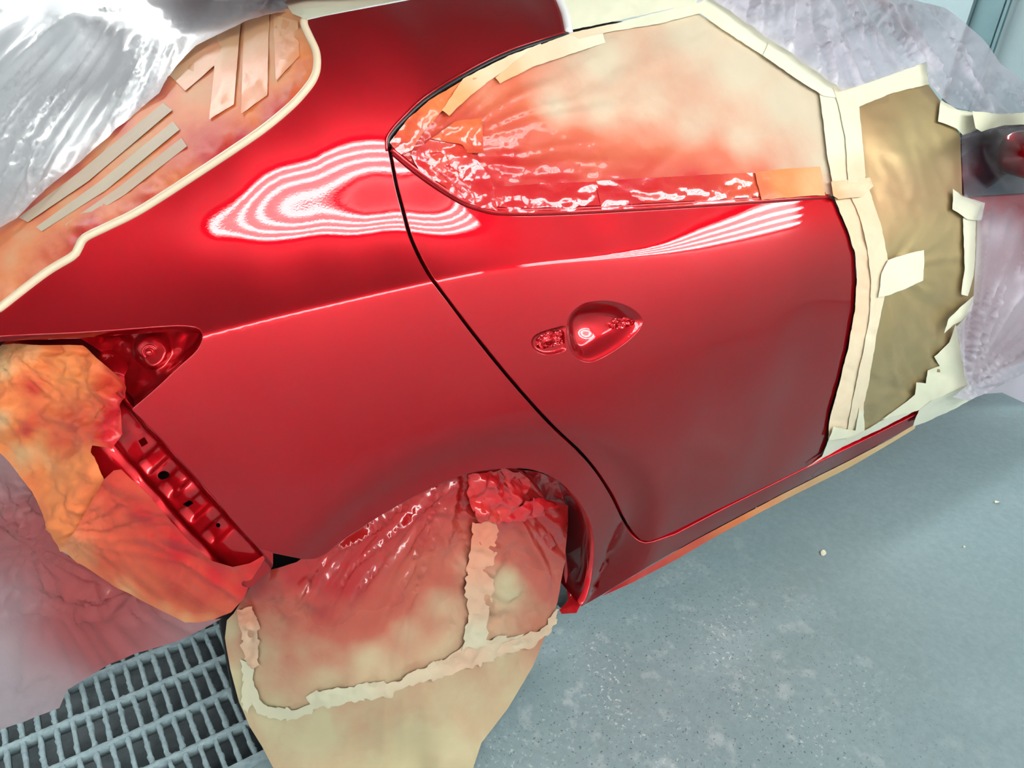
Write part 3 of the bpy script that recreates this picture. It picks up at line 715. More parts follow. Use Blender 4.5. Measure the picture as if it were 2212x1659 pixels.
# bumper mounting panel behind the rear edge of the quarter panel
A0=np.array([287.,886.]);A1=np.array([556.,1181.]);ax=(A1-A0)/np.linalg.norm(A1-A0);ay=np.array([-ax[1],ax[0]])
bracket=[(255,845),(287,884)]+[tuple(np.array(p)+(3,-1)) for p in REAR_EDGE]+[(590,1197),(590,1250),(540,1290),(462,1290),(400,1250),(340,1190),(270,1110),(190,1040),(170,985),(190,920),(225,870)]
sq=lambda x,y,r:[(x-r,y-r*.25),(x+r*.25,y-r),(x+r,y+r*.25),(x-r*.25,y+r)]
ci=lambda x,y,a,b:[(x+a*math.cos(t),y+b*math.sin(t)) for t in np.linspace(0,6.283,17)[:-1]]
holes=[sq(302,967,11),ci(348,1041,13,10),sq(402,1105,11),ci(468,1156,5,5)]
def bracket_depth(V,d):
    u=(V-A0)@ax;v=(V-A0)@ay
    band=.5+.5*np.tanh(2.4*np.sin((u-98)/70.*6.283))
    inner=ss((v-6)/26.)*ss((96-v)/26.)
    return .004+.016*ss(v/22.)+.009*band*inner*ss((u-60)/30)*ss((370-u)/30)-.003*vn(V/40.,8)+.008*np.exp(-((v-104)/10.)**2)
part(pressed('bumper_mounting_panel',bracket,bracket_depth,RED_IN,4,holes=[resample(h,3) for h in holes]))
rb=[(335,790),(335,890),(330,1000),(300,1040),(420,1180),(560,1230),(520,1300),(440,1325),(330,1290),(180,1190),(100,1060),(10,960),(-90,900),(-90,712),(170,706),(262,712)]
V2,F,_=cdt(rb,26,(),.1);P=depth_sheet([(335,790,.27),(335,890,.22),(262,790,.24),(262,880,.21),(300,1040,.20),(420,1180,.17),(560,1230,.15),(520,1300,.18),(440,1325,.20),(330,1290,.26),(180,1190,.30),(100,1060,.36),(10,960,.46),(-90,900,.50),(-90,712,.46),(170,706,.37),(262,712,.33)])(V2);part(link('rear_end',P,F[:,::-1] if ((CAM-P)*vnorm(P,F)).sum()<0 else F,RED_IN))
V2,F,_=cdt([(285,920),(560,1190),(480,1230),(240,1000)],12,(),.1);part(link('hole_dark_backing',on_body(-.09)(V2),F[:,::-1],BLACK))  # black sheet added so the holes in the panel look dark
# front door skin, window and mirror under the masking
fd=[(1860,430),(2480,380),(2480,640),(2330,720),(2140,815),(1800,985),(1800,930),(1845,780),(1866,600),(1858,500)]
V2,F,_=cdt(fd,30,(),.1);P=on_body(-.016)(V2);part(link('front_door',P,F[:,::-1] if ((CAM-P)*vnorm(P,F)).sum()<0 else F,RED))
fw=[(2075,285),(2180,262),(2480,250),(2480,392),(2300,412),(2075,425)]
V2,F,_=cdt(fw,30,(),.1);P=on_body(.0)(V2);part(link('front_window',P,F[:,::-1] if ((CAM-P)*vnorm(P,F)).sum()<0 else F,GLASS))
def blob(name,c,rad,mat,nu=20,nv=12,sx=1.0):
    V=[];F=[]
    for j in range(nv+1):
        t=math.pi*j/nv
        for i in range(nu):
            a=2*math.pi*i/nu;x=math.sin(t)*math.cos(a);y=math.sin(t)*math.sin(a);z=math.cos(t)
            s=lambda q,e:math.copysign(abs(q)**e,q)
            V.append((c[0]+rad[0]*s(x,.75),c[1]+rad[1]*s(y,.7),c[2]+rad[2]*s(z,.7)*(1-.18*x)))
    for j in range(nv):
        for i in range(nu): F.append((j*nu+i,(j+1)*nu+i,(j+1)*nu+(i+1)%nu,j*nu+(i+1)%nu))
    return link(name,V,F,mat)
dm=ray([(2240,334)])[0];mc=CAM+dm*((-.02-CAM[1])/dm[1])
SM=part(blob('side_mirror',mc,(.075,.085,.055),RED));SM['label']='red door mirror cap under the film'
m=MB();m.box((mc[0]-.03,mc[1]+.07,mc[2]-.05),(mc[0]+.05,.07,mc[2]-.02));keep2(m.build('mirror_stalk',RUBBER),SM)
# black plates added under the car to block light
m=MB();m.box((.50,.17,.17),(2.6,1.75,.20));m.box((-.45,.60,.30),(.34,1.6,.33));part(m.build('underbody_light_block',BLACK))
# the roof and hatch under their masking
V2=np.array([(x,y) for x in np.linspace(-.20,1.6,10) for y in np.linspace(.42,1.45,8)])
V=[(x,y,1.385+.025*math.sin((y-.42)/1.03*math.pi)-.06*max(0,.1-x)) for x,y in V2];F=[(i*8+j,(i+1)*8+j,(i+1)*8+j+1,i*8+j+1) for i in range(9) for j in range(7)]
part(link('roof',V,F,RED))
V=[(x,y,HA-.035+HB*x) for x in np.linspace(-.66,-.16,6) for y in np.linspace(.30,1.55,6)];F=[(i*6+j,(i+1)*6+j,(i+1)*6+j+1,i*6+j+1) for i in range(5) for j in range(5)]
part(link('hatch_glass',V,F,GLASS))
# ------------------------------------------------------------------ masking: paper
def bd(*pts): return [(x,y,s) for x,y,s in pts]
def norm01(f): return lambda px:f(px)
# rear side window
WINDOW=[(846,318),(880,268),(960,205),(1060,145),(1230,82),(1330,62),(1500,24),(1600,86),(1700,150),(1790,208),(1812,300),(1815,420),(1795,424),(1600,436),(1400,447),(1200,456),(1085,456),(1040,447),(1000,431),(950,401),(900,364)]
def r_window(px):
    a=.9*crumple(px,120,21,2.2,-25)*np.exp(-(((px[:,0]-1150)/420)**2))
    b=.8*fan(px,900,330,7,31,300)*np.exp(-((px[:,0]-1000)/420.)**2)
    c=.9*crumple(px,46,24)*np.exp(-(((px[:,0]-1000)/130)**2+((px[:,1]-350)/110)**2))
    return a+b+c+.15*crumple(px,220,28,2.5,-35)+.13*crumple(px,40,29,3.0,20)+.10*streaks(px,2300,900,60,30,120.)
S_WIN=bd((880,290,.75),(950,260,.6),(1050,200,.35),(1000,330,.8),(960,370,1),(1030,420,1),(1150,430,1),(1100,350,.85),(1080,280,.55),(1150,300,.55),(1250,330,.55),(1200,400,.95),(1350,420,.95),(1500,400,.85),(1400,360,.6),(1400,300,.32),(1550,350,.45),(1650,400,.55),(1700,380,.25),(1780,350,.05),(1750,420,.3),(1200,230,.1),(1300,230,.12),(1400,230,.14),(1500,270,.18),(1600,300,.14),(1300,130,.03),(1500,60,0),(1600,150,.0),(1700,220,0),(1780,260,0))
sheet('masking_paper',WINDOW,on_body(.004),KRAFT,'tan paper masking the rear side window, misted with red along its lower edge','masking paper',step=7,relief=r_window,amp=.0055,spray=[(a,b,min(1,s*1.25 if s>.3 else s*.7)) for a,b,s in S_WIN],mottle=.02)
# front door
FD=[(1846,214),(1925,196),(2004,180),(2040,230),(2074,292),(2078,420),(2112,450),(2120,500),(2118,600),(2110,650),(2076,722),(2040,800),(2000,850),(1962,878),(1905,912),(1852,942),(1850,900),(1866,840),(1880,760),(1904,640),(1908,560),(1890,450),(1862,350)]
def r_fd(px): return .55*fan(px,1915,585,3.2,41,260)*ss((px[:,1]-480)/160)+.5*crumple(px,150,44,2.0,75)+.5*fan(px,2010,860,3.5,43,400)*ss((px[:,1]-620)/120)
sheet('masking_paper',FD,on_body(.006),KRAFT_GLOSS,'glossy brown paper masking the front door, darker towards the sill','masking paper',step=8,relief=r_fd,amp=.011,spray=bd((1870,260,.12),(1880,420,.15),(2000,300,0),(2000,600,0),(1900,850,0)))
# hatch glass: paper with tape laid over it
HM=[(660,46),(661,55),(672,79),(686,111),(688,142),(682,168),(665,195),(632,232),(571,282),(503,329),(403,395),(302,460),(234,493),(187,517),(173,539),(159,557),(99,594),(-2,672),(-80,735),(-90,540),(0,484),(34,462),(101,398),(203,314),(280,243),(341,192),(354,169),(381,135),(402,111),(422,91),(473,67),(527,42),(574,26),(628,18)]
def hatch_map(off):
    m1=on_hatch(off);
    e=np.array(HATCH_EDGE,float);te=np.linalg.norm(BODY.hit(e)-CAM,axis=1)
    d=ray(e);th=(HA+off+HB*CAM[0]-CAM[2])/(d[:,2]-HB*d[:,0])
    g=np.c_[e,te-.002-th]
    far=[(527,42,0),(402,111,0),(341,192,0),(203,314,0),(101,398,0),(0,484,0),(450,230,0),(300,330,0),(120,470,0),(560,100,0)]
    f=TPS(np.vstack([g[:,:2],np.array(far)[:,:2]]),np.concatenate([g[:,2],np.zeros(len(far))]),.02)
    def m(px):
        d=ray(px);t=(HA+off+HB*CAM[0]-CAM[2])/(d[:,2]-HB*d[:,0]);return CAM+d*(t+f(px))[:,None]
    return m
HMAP=hatch_map(.0)
def r_hm(px):
    l=resample(HATCH_EDGE,3,False);d=np.full(len(px),1e9)
    for i in range(0,len(l),200): d=np.minimum(d,((px[:,None]-l[None,i:i+200])**2).sum(-1).min(1))
    d=np.sqrt(d);e=np.exp(-(d/38.)**2)
    return 1.5*crumple(px,40,51)*e+.25*crumple(px,90,53,1.8,-35)+.35*ss(d/20.)
S_HM=bd((340,195,.5),(250,270,.6),(150,362,.62),(60,440,.6),(320,260,.25),(230,340,.15),(300,330,.1),(150,450,.08),(60,520,.2),(420,120,.05),(480,100,.02),(600,70,.02),(680,140,.3),(600,160,.05),(640,215,.5),(600,250,.95),(590,262,1),(520,305,.95),(470,338,.95),(500,290,.45),(540,240,.35),(460,330,.5),(420,370,.5),(360,400,.42),(320,435,.6),(210,495,.6),(180,515,.7),(220,470,.35),(110,560,.45),(60,610,.5),(30,630,.35),(20,560,.2),(430,200,.08),(480,200,.1))
sheet('masking_paper',HM,HMAP,TAPE_HATCH,'peach tape-covered paper masking the hatch glass, crumpled and orange along its edge','masking paper',step=6,relief=r_hm,amp=.0065,mottle=.2,spray=[(a,b,min(1,s*1.3+.12)) for a,b,s in S_HM])
HT=hatch_map(.0055)
for poly,lab,s in (([(352,222),(372,238),(190,392),(60,480),(40,470),(170,372)],'upper long tan tape strip on the hatch masking',.08),([(374,262),(388,280),(230,410),(90,500),(78,490),(215,392)],'middle long tan tape strip on the hatch masking',.06),([(392,298),(404,316),(270,420),(150,495),(140,485),(255,405)],'lower long tan tape strip on the hatch masking',.1)):
    sheet('masking_tape',poly,HT,KRAFT,lab,'masking tape','tape strips on the hatch masking',step=8,relief=lambda p:.3*crumple(p,80,61),amp=.002,spray=[(poly[0][0],poly[0][1],s),(poly[3][0],poly[3][1],s)])
for poly,lab,s in (([(362,158),(470,84),(506,104),(400,196)],'pale tape piece at the bend of the hatch masking',.14),([(470,72),(520,50),(505,225),(452,258)],'rearmost upright peach tape strip on the hatch masking',.2),([(528,46),(582,32),(577,205),(520,246)],'middle upright peach tape strip on the hatch masking',.22),([(590,32),(644,46),(648,120),(596,176)],'upright peach tape strip nearest the rear pillar on the hatch masking',.2)):
    sheet('masking_tape',poly,HT,TAPE_PEACH,lab,'masking tape','tape strips on the hatch masking',step=7,relief=lambda p:.8*crumple(p,44,63),amp=.005,spray=[(poly[0][0],poly[0][1],s),(poly[-1][0],poly[-1][1],s+.3),(poly[2][0],poly[2][1],s+.25)])
# rear end, below the tail lamp
TM=[(-90,735),(0,745),(30,742),(90,746),(150,745),(178,746),(210,776),(262,820),(270,836),(268,856),(256,874),(262,900),(264,938),(243,968),(200,962),(197,976),(214,1004),(226,1034),(200,1090),(160,1185),(130,1192),(112,1150),(80,1083),(58,1048),(20,1000),(0,980),(-90,930)]
DT=depth_sheet([(272,840,.165),(258,890,.150),(262,940,.140),(200,760,.25),(200,850,.20),(100,750,.33),(100,870,.30),(0,760,.36),(0,880,.38),(0,985,.42),(225,1030,.15),(200,965,.16),(120,1000,.27),(60,1050,.32),(130,1190,.27),(160,1180,.22),(-90,850,.45),(300,1085,.135),(355,1150,.115),(400,1196,.10),(490,1238,.095),(570,1195,.09),(500,1322,.14),(400,1346,.20),(300,1300,.24),(240,1150,.19),(330,1210,.15),(450,1290,.13),(200,1225,.26)])
def r_tm(px): return 1.0*crumple(px,75,71,1.3,30)+.6*crumple(px,34,73)*ss((px[:,0]-60)/120)+.5*fan(px,20,760,5,75,160)*np.exp(-((px[:,1]-780)/60)**2)
S_TM=bd((60,760,.25),(150,770,.45),(230,830,.8),(255,860,.9),(180,830,.55),(120,800,.4),(60,840,.7),(100,870,.5),(0,800,.05),(10,900,.05),(30,860,.45),(150,900,.65),(240,900,.75),(250,960,.75),(120,940,.55),(60,930,.6),(100,1010,.45),(40,980,.1),(200,1000,.5),(160,1060,.42),(90,1060,.4),(150,1150,.42),(200,850,.6),(180,1010,.4))
sheet('masking_paper',TM,DT,TAPE_ORANGE,'crumpled orange masking over the rear end below the tail lamp seat','masking paper',step=6,relief=r_tm,amp=.017,spray=[(a,b,min(1,s*1.25)) for a,b,s in S_TM],mottle=.24)
LM=[(226,1034),(246,1016),(262,1014),(318,1066),(374,1134),(420,1180),(458,1214),(503,1226),(540,1216),(575,1196),(572,1206),(545,1250),(527,1292),(500,1322),(462,1338),(430,1345),(400,1345),(330,1310),(250,1268),(162,1214),(128,1188),(160,1150),(205,1070)]
def r_lm(px): return .5*fan(px,130,1150,5,81,330)+.35*fan(px,60,1000,9,85,500)+.7*crumple(px,80,83,1.6,30)
S_LM=bd((240,1040,.75),(300,1110,.8),(380,1190,.85),(470,1250,.85),(560,1205,.9),(520,1280,.8),(330,1180,.7),(260,1120,.65),(200,1100,.42),(165,1180,.3),(180,1210,.3),(250,1210,.6),(300,1260,.5),(280,1275,.22),(360,1318,.3),(380,1280,.7),(430,1300,.65),(450,1335,.3),(500,1318,.5),(400,1343,.2))
sheet('masking_paper',LM,(lambda off:(lambda px:DT(px)-ray(px)*off))(.016),PAPER_ORANGE,'red-orange sheet of masking under the bumper mounting panel','masking paper',step=6,relief=r_lm,amp=.009,spray=[(a,b,min(1,s*1.15)) for a,b,s in S_LM],mottle=.14)
# wheel
WM=[(490,1340),(486,1378),(497,1445),(516,1515),(540,1570),(566,1612),(592,1662),(612,1730),(760,1760),(900,1750),(985,1715),(1020,1665),(1040,1604),(1096,1532),(1150,1442),(1186,1352),(1204,1300),(1222,1205),(1227,1092),(1214,1086),(1178,1078),(1150,1030),(1100,1004),(1010,1012),(930,1040),(840,1084),(740,1150),(680,1190),(640,1215),(570,1235),(535,1275),(505,1325)]
DW=depth_sheet([(1225,1100,.085),(1210,1200,.075),(1200,1300,.06),(1160,1420,.03),(1090,1530,-.02),(1030,1640,-.075),(990,1710,-.11),(1080,1060,.085),(1010,1030,.08),(840,1110,.085),(740,1170,.10),(640,1230,.12),(560,1270,.16),(500,1330,.20),(488,1380,.22),(516,1515,.18),(545,1575,.15),(592,1660,.105),(620,1730,.06),(760,1660,.03),(800,1750,-.03),(900,1660,-.02),(900,1740,-.07),(1050,1240,.045),(1000,1400,.015),(850,1300,.05),(700,1350,.09),(850,1500,.01),(680,1520,.075),(1130,1250,.055)])
def r_wm(px):
    hub=np.exp(-(((px[:,0]-1050)/85)**2+((px[:,1]-1250)/150)**2))
    top=np.exp(-(((px[:,0]-1080)/80)**2+((px[:,1]-1070)/55)**2))
    left=np.exp(-(((px[:,0]-640)/110)**2+((px[:,1]-1260)/80)**2))
    rays=(.6*fan(px,1010,960,6,101,520)+.9*streaks(px,1040,930,11,102,420.))*ss((px[:,0]-560)/100)*ss((1430-px[:,1])/250)
    band=np.exp(-((px[:,1]-(1500-.38*(px[:,0]-700)))/30.)**2)
    disc=ss((40-np.hypot((px[:,0]-1094),(px[:,1]-1260)*.85))/10)
    return 1.15*rays*(1-hub)+1.9*crumple(px,44,103,1.0,60)*hub*(1-disc)+1.5*crumple(px,70,105)*top+1.0*crumple(px,50,107)*left+.5*crumple(px,48,109)*band+.35*fan(px,900,1100,5,111,900)+.25*disc
S_WM=bd((560,1260,.7),(640,1240,.8),(700,1220,.95),(760,1170,1),(840,1120,.95),(900,1090,.85),(1000,1050,.85),(1060,1050,1),(1120,1060,1),(1200,1100,.95),(1190,1160,.75),(1080,1120,.7),(980,1120,.66),(900,1160,.7),(820,1200,.75),(760,1260,.85),(700,1320,.7),(640,1330,.4),(600,1350,.3),(640,1420,.25),(700,1400,.35),(780,1340,.5),(850,1280,.55),(920,1230,.45),(1000,1220,.3),(1060,1180,.42),(1150,1220,.5),(1190,1260,.5),(1170,1330,.3),(1094,1255,.04),(1094,1280,.03),(1040,1300,.25),(950,1310,.2),(880,1370,.15),(800,1430,.1),(700,1470,.08),(560,1400,.08),(530,1380,.25),(500,1360,.05),(510,1480,0),(600,1560,0),(700,1580,0),(850,1480,.08),(950,1420,.12),(1030,1400,.12),(1090,1420,.1),(1120,1480,.08),(1000,1500,.06),(900,1600,0),(1000,1640,0),(800,1680,0))
sheet('masking_paper',WM,DW,KRAFT_WHEEL,'large tan paper, toned darker for shade, draped over the rear wheel, red at the top','masking paper',step=6.5,relief=r_wm,amp=.013,spray=[(a,b,s*1.3) for a,b,s in S_WM],mottle=.10)
OV=lambda off:(lambda px:DW(px)-ray(px)*off)
def wt(poly,lab,s,seed,rel=.9,amp=.006,mat=None,off=.012):
    sheet('masking_tape',poly,OV(off),mat or TAPE_WHEEL,lab,'masking tape','tape on the wheel paper',step=5.5,relief=lambda p:1.5*rel*crumple(p,26,seed),amp=amp,spray=[(a,b,min(1,c*1.05)) for a,b,c in s],jag=5)
wt([(1008,1225),(1062,1215),(1066,1270),(1056,1330),(1050,1395),(1000,1402),(1012,1330),(1004,1280)],'upright crumpled tape strip over the wheel hub',[(1035,1230,.4),(1030,1300,.25),(1030,1380,.05)],121)
wt([(1020,1130),(1075,1122),(1072,1180),(1066,1222),(1006,1232),(1016,1180)],'crumpled reddened tape above the wheel hub',[(1040,1140,.6),(1040,1215,.4)],122)
wt([(1128,1374),(1182,1352),(1195,1325),(1210,1318),(1196,1362),(1150,1398),(1070,1418),(1060,1395)],'thin tape strip at the right end of the wheel band',[(1100,1400,.18)],123)
wt([(1062,1380),(1130,1370),(1136,1392),(1068,1422),(1060,1430),(930,1470),(920,1440),(960,1424),(1000,1398)],'crumpled tape strip across the lower hub',[(1000,1420,.22),(1100,1390,.1),(940,1450,.15)],124)
wt([(935,1432),(945,1462),(860,1490),(845,1504),(740,1520),(670,1536),(660,1508),(685,1494),(760,1482),(850,1472)],'long tape strip below the hub with torn ends',[(900,1460,.12),(700,1510,.03)],125,.6)
wt([(530,1462),(546,1470),(560,1512),(590,1530),(640,1532),(674,1520),(672,1544),(620,1556),(580,1552),(550,1532),(536,1500)],'curved tape band at the lower left of the wheel',[(600,1540,0)],126,.15,.003)
wt([(522,1424),(548,1440),(546,1500),(536,1548),(520,1520),(524,1470)],'upright tape strip down the left of the wheel',[(535,1480,0)],127,.2,.003)
wt([(512,1318),(545,1312),(560,1345),(556,1420),(566,1440),(540,1442),(522,1400),(520,1360)],'crumpled pink-stained tape on the left of the wheel',[(535,1330,.45),(540,1380,.22),(550,1430,.25)],128,.9,.008)
wt([(1012,1030),(1052,1022),(1100,1012),(1140,1030),(1148,1048),(1130,1075),(1102,1118),(1080,1130),(1052,1128),(1030,1125),(1014,1095)],'glossy red folded flap at the top of the wheel arch',[(1080,1070,1),(1070,1125,.6)],129,1.3,.014,WET_RED,off=.018)
wt([(1096,1112),(1150,1075),(1212,1094),(1160,1118),(1120,1128),(1085,1126)],'glossy red folded strip beside the top flap of the wheel arch',[(1150,1100,1)],130,1.2,.010,WET_RED,off=.016)
DL=depth_sheet([(1060,1020,.12),(1120,1020,.115),(1150,1080,.15),(1228,1060,.10),(1280,1180,.10),(1272,1290,.09),(1215,1200,.15),(1215,1300,.12),(1232,1326,.09),(1258,1318,.07)])
sheet('masking_paper',[(1060,1014),(1120,1012),(1165,1020),(1196,1034),(1228,1058),(1252,1096),(1266,1140),(1270,1200),(1266,1270),(1258,1300),(1246,1324),(1214,1326),(1208,1318),(1228,1296),(1218,1240),(1226,1150),(1206,1100),(1150,1080),(1090,1050)],DL,WET_RED,'dark red creased paper lining the front of the wheel arch','masking paper',step=5,relief=lambda p:1.2*crumple(p,46,141,.5,0),amp=.012,spray=[(1240,1200,1)])
# ------------------------------------------------------------------ masking: tape round the window and pillar
def bt(poly,lab,s,off=.008,seed=200,rel=.5,amp=.0035,mat=None,size=46,stretch=1.,ang=0.,group='tape round the side windows',jag=.8,step=6):
    sheet('masking_tape',poly,on_body(off),mat or TAPE,lab,'masking tape',group,step=step,relief=lambda p:rel*crumple(p,size,seed,stretch,ang),amp=amp,spray=s,jag=jag)
bt([(842,308),(858,286),(880,258),(926,218),(1000,173),(1040,150),(1052,166),(1000,200),(950,245),(915,285),(890,325),(862,335)],'crumpled orange tape at the rear corner of the side window',[(860,310,.95),(880,290,.75),(940,230,.55),(1030,165,.4)],seed=201,rel=1.2,amp=.006,mat=TAPE_WET,size=34)
bt([(1000,170),(1100,120),(1168,94),(1180,112),(1110,140),(1060,172),(1010,212),(970,250),(955,238)],'tape strip along the upper rear edge of the window',[(980,235,.5),(1080,145,.25),(1160,105,.08)],.0095,202,.6,.004)
bt([(1148,104),(1232,72),(1300,64),(1308,92),(1230,118),(1150,145),(1080,180),(1070,168)],'wide pink-tinged tape piece below the roof edge',[(1090,172,.4),(1180,130,.2),(1290,80,.03)],.011,203,.3,.003)
bt([(888,335),(930,300),(1000,310),(1060,380),(1075,455),(1040,449),(1000,433),(950,403),(905,368)],'shiny red crumpled tape over the rear lower corner of the window',[(900,335,1),(960,330,.9),(1000,400,1),(1060,440,1)],.009,204,1.3,.005,TAPE_WET,40)
bt([(930,300),(985,262),(1040,255),(1046,330),(1010,330),(1000,312)],'glossy orange tape fold in the rear corner of the window',[(960,290,.72),(1030,270,.62),(1030,320,.85)],.013,205,1.3,.008,TAPE_WET,44)
bt([(1060,405),(1150,398),(1290,392),(1300,452),(1200,459),(1085,459),(1064,452)],'wet red tape strip along the rear half of the belt line',[(1150,430,1)],.008,206,1.2,.0045,TAPE_WET,40,1.4)
bt([(1285,391),(1480,380),(1640,372),(1660,372),(1650,432),(1400,448),(1300,453)],'wet red tape strip along the middle of the belt line',[(1350,420,1),(1500,410,.95),(1630,400,.8)],.008,207,1.1,.0035,TAPE_WET,44,2.2)
bt([(1630,372),(1700,364),(1772,360),(1782,422),(1730,424),(1645,432)],'orange tape piece at the front end of the belt line',[(1650,410,.75),(1690,400,.5),(1760,390,.22)],.0105,208,1.0,.004,TAPE_ORANGE,36)
bt([(1228,72),(1330,50),(1440,22),(1502,2),(1520,26),(1430,50),(1310,70),(1250,84)],'pale tape strip along the roof edge over the door',[(1240,78,.18),(1400,40,.0)],.012,209,.5,.004)
bt([(1208,-20),(1360,-40),(1560,-45),(1500,6),(1400,30),(1230,66)],'broad pale tape over the roof joint above the window',[(1230,40,.03)],.010,210,.8,.006,size=60)
bt([(1490,12),(1540,-6),(1590,32),(1690,96),(1660,128),(1570,70)],'pale tape strip down from the roof peak',[(1550,40,0)],.012,211,.3,.003)
bt([(1648,120),(1660,92),(1700,106),(1820,186),(1828,214),(1780,208),(1720,170)],'pale tape strip ending at the top of the door pillar',[(1700,150,.0)],.0145,212,.3,.003)
bt([(1818,196),(1900,170),(2000,134),(2006,182),(1930,200),(1852,232),(1824,226)],'pale tape strip with a cut end crossing towards the windscreen',[(1900,180,.0)],.015,213,.2,.002,step=7)
# pillar
bt([(1770,202),(1824,196),(1830,240),(1834,300),(1842,390),(1798,394),(1786,330),(1778,260)],'upright tape strip on the rear side of the pillar',[(1800,300,.03),(1820,385,.14)],.012,214,.3,.003,stretch=.4)
bt([(1800,190),(1850,186),(1856,235),(1866,330),(1870,392),(1832,396),(1826,300),(1812,230)],'upright pale tape strip on the front side of the pillar',[(1840,300,.05),(1850,385,.2)],.015,215,.5,.004,stretch=.4)
bt([(1796,392),(1835,388),(1878,384),(1886,402),(1864,424),(1812,430),(1800,424)],'crumpled tape lump at the foot of the window pillar',[(1840,400,.22),(1805,420,.4)],.017,216,1.3,.007,size=30)
bt([(1802,428),(1844,420),(1866,470),(1882,540),(1886,610),(1882,690),(1868,770),(1846,860),(1832,950),(1790,956),(1790,916),(1796,888),(1811,837),(1832,753),(1847,669),(1851,601),(1848,551),(1833,500),(1819,468)],'creased tape strip along the front edge of the rear door',[(1830,450,.24),(1850,560,.2),(1850,650,.2),(1820,800,.14)],.006,217,.9,.005,size=22,stretch=.22,ang=-78)
bt([(1836,420),(1878,408),(1902,480),(1918,560),(1924,596),(1908,652),(1892,730),(1876,830),(1866,870),(1864,934),(1828,950),(1842,860),(1862,770),(1878,690),(1882,610),(1874,540),(1858,470)],'second tape strip down the pillar, overlapping the paper of the front door',[(1870,450,.22),(1890,560,.14),(1880,700,.1)],.009,218,.8,.005,size=24,stretch=.22,ang=-78)
bt([(1904,590),(1918,562),(1960,548),(1996,540),(1996,572),(1994,606),(1950,626),(1920,638),(1898,642)],'short pale tape piece stuck across the front door paper',[(1950,590,.0)],.014,219,.5,.004,size=60)
bt([(1790,952),(1830,946),(1868,932),(1866,898),(1856,880),(1848,930),(1800,922)],'tape patch closing the foot of the pillar strips',[(1830,940,.02)],.012,220,.5,.003)
bt([(1742,1010),(1776,986),(1790,950),(1868,930),(1940,888),(1968,872),(2005,848),(2024,866),(1985,884),(1900,928),(1820,966)],'long grey-green tape strip along the top of the sill',[(1760,1000,.04)],.007,221,.25,.003,TAPE_GREY)
bt([(1905,906),(1960,866),(1976,852),(1980,826),(2000,828),(2004,800),(2030,790),(2018,770),(2050,740),(2064,700),(2076,760),(2092,832),(2040,862),(1985,886)],'fan of pale torn tape pieces gathered above the sill',[(2000,850,.0)],.010,222,.9,.006,size=50)
bt([(2060,702),(2040,720),(2048,690),(2074,664),(2104,638),(2100,668),(2076,694)],'pale tape strip slanting up to the film of the front door',[(2080,670,.0)],.016,223,.3,.003)
bt([(2080,470),(2108,468),(2107,560),(2102,600),(2090,640),(2076,636),(2084,580)],'upright pale tape strip at the front edge of the brown paper',[(2095,540,.0)],.014,224,.3,.003)
bt([(2058,408),(2080,424),(2128,438),(2120,476),(2090,474),(2058,452)],'small pale tape patch at the front edge of the brown paper',[(2090,440,.0)],.018,225,.5,.004)
bt([(2032,216),(2068,236),(2108,244),(2112,276),(2108,282),(2080,292),(2068,278),(2026,262)],'pale tape piece at the upper front corner of the brown paper',[(2070,250,.0)],.016,226,.35,.003)
bt([(1984,888),(2010,866),(2060,846),(2094,830),(2104,860),(2060,884),(2004,910),(1985,918),(1972,922),(1976,910)],'grey tape with a curled white edge wrapped round the sill',[(2020,870,.0)],.011,228,.8,.004,TAPE_GREY,group='tape at the sill')
# roof joint
RJ=depth_sheet([(628,26,.42),(662,42,.33),(700,33,.36),(800,12,.42),(885,-3,.46),(640,-20,.6),(760,-50,.7),(900,-50,.7),(618,0,.55)])
sheet('masking_tape',[(616,6),(632,30),(662,42),(700,33),(800,13),(890,-4),(960,-22),(960,-50),(760,-50),(640,-30)],RJ,TAPE,'pale tape over the roof joint above the rear pillar','masking tape',step=7,relief=lambda p:.5*crumple(p,60,231,2.,-15),amp=.004,spray=[(700,20,0)])
part_line=on_path([(1204,-12),(1214,12),(1222,35),(1229,71)],.004)
tag(tube('edge_tape',part_line,.0075,WHITE_TAPE),'round white edge tape across the roof joint above the side window','masking tape')
# strip hanging below the sill
LO=[(1322,1272),(1413,1218),(1507,1164),(1600,1115),(1693,1066),(1833,996),(1927,947),(1980,914),(1976,926),(1927,956),(1833,1011),(1740,1057),(1647,1104),(1553,1155),(1460,1209),(1367,1258),(1300,1288)]
bs=on_body(-.012)
sheet('masking_paper',LO,lambda p:bs(p),TAPE_ORANGE,'narrow strip of tape and paper hanging below the sill, orange to cream','masking paper',step=5,relief=lambda p:.5*crumple(p,60,241,2,-27),amp=.003,spray=[(1320,1275,1),(1400,1232,.95),(1500,1178,.85),(1580,1135,.6),(1650,1098,.35),(1720,1062,.15),(1800,1020,.05),(1950,940,0)])
# ------------------------------------------------------------------ masking: plastic film
def film_sheet(outline,mapper,mat,label,relief,amp,spray,milk,step=9,pleats=None):  # pleats: fold lines made milkier, as doubled film and as painted highlights
    return sheet('masking_film',outline,mapper,mat,label,'masking film',step=step,relief=relief,amp=amp,spray=spray,fill=gauss_fill,extra={'milk':lambda V:np.clip(idw(milk,V,2.)+(pleats(V) if pleats else 0)+.10*vn(V/70.,55),-.62,1)})
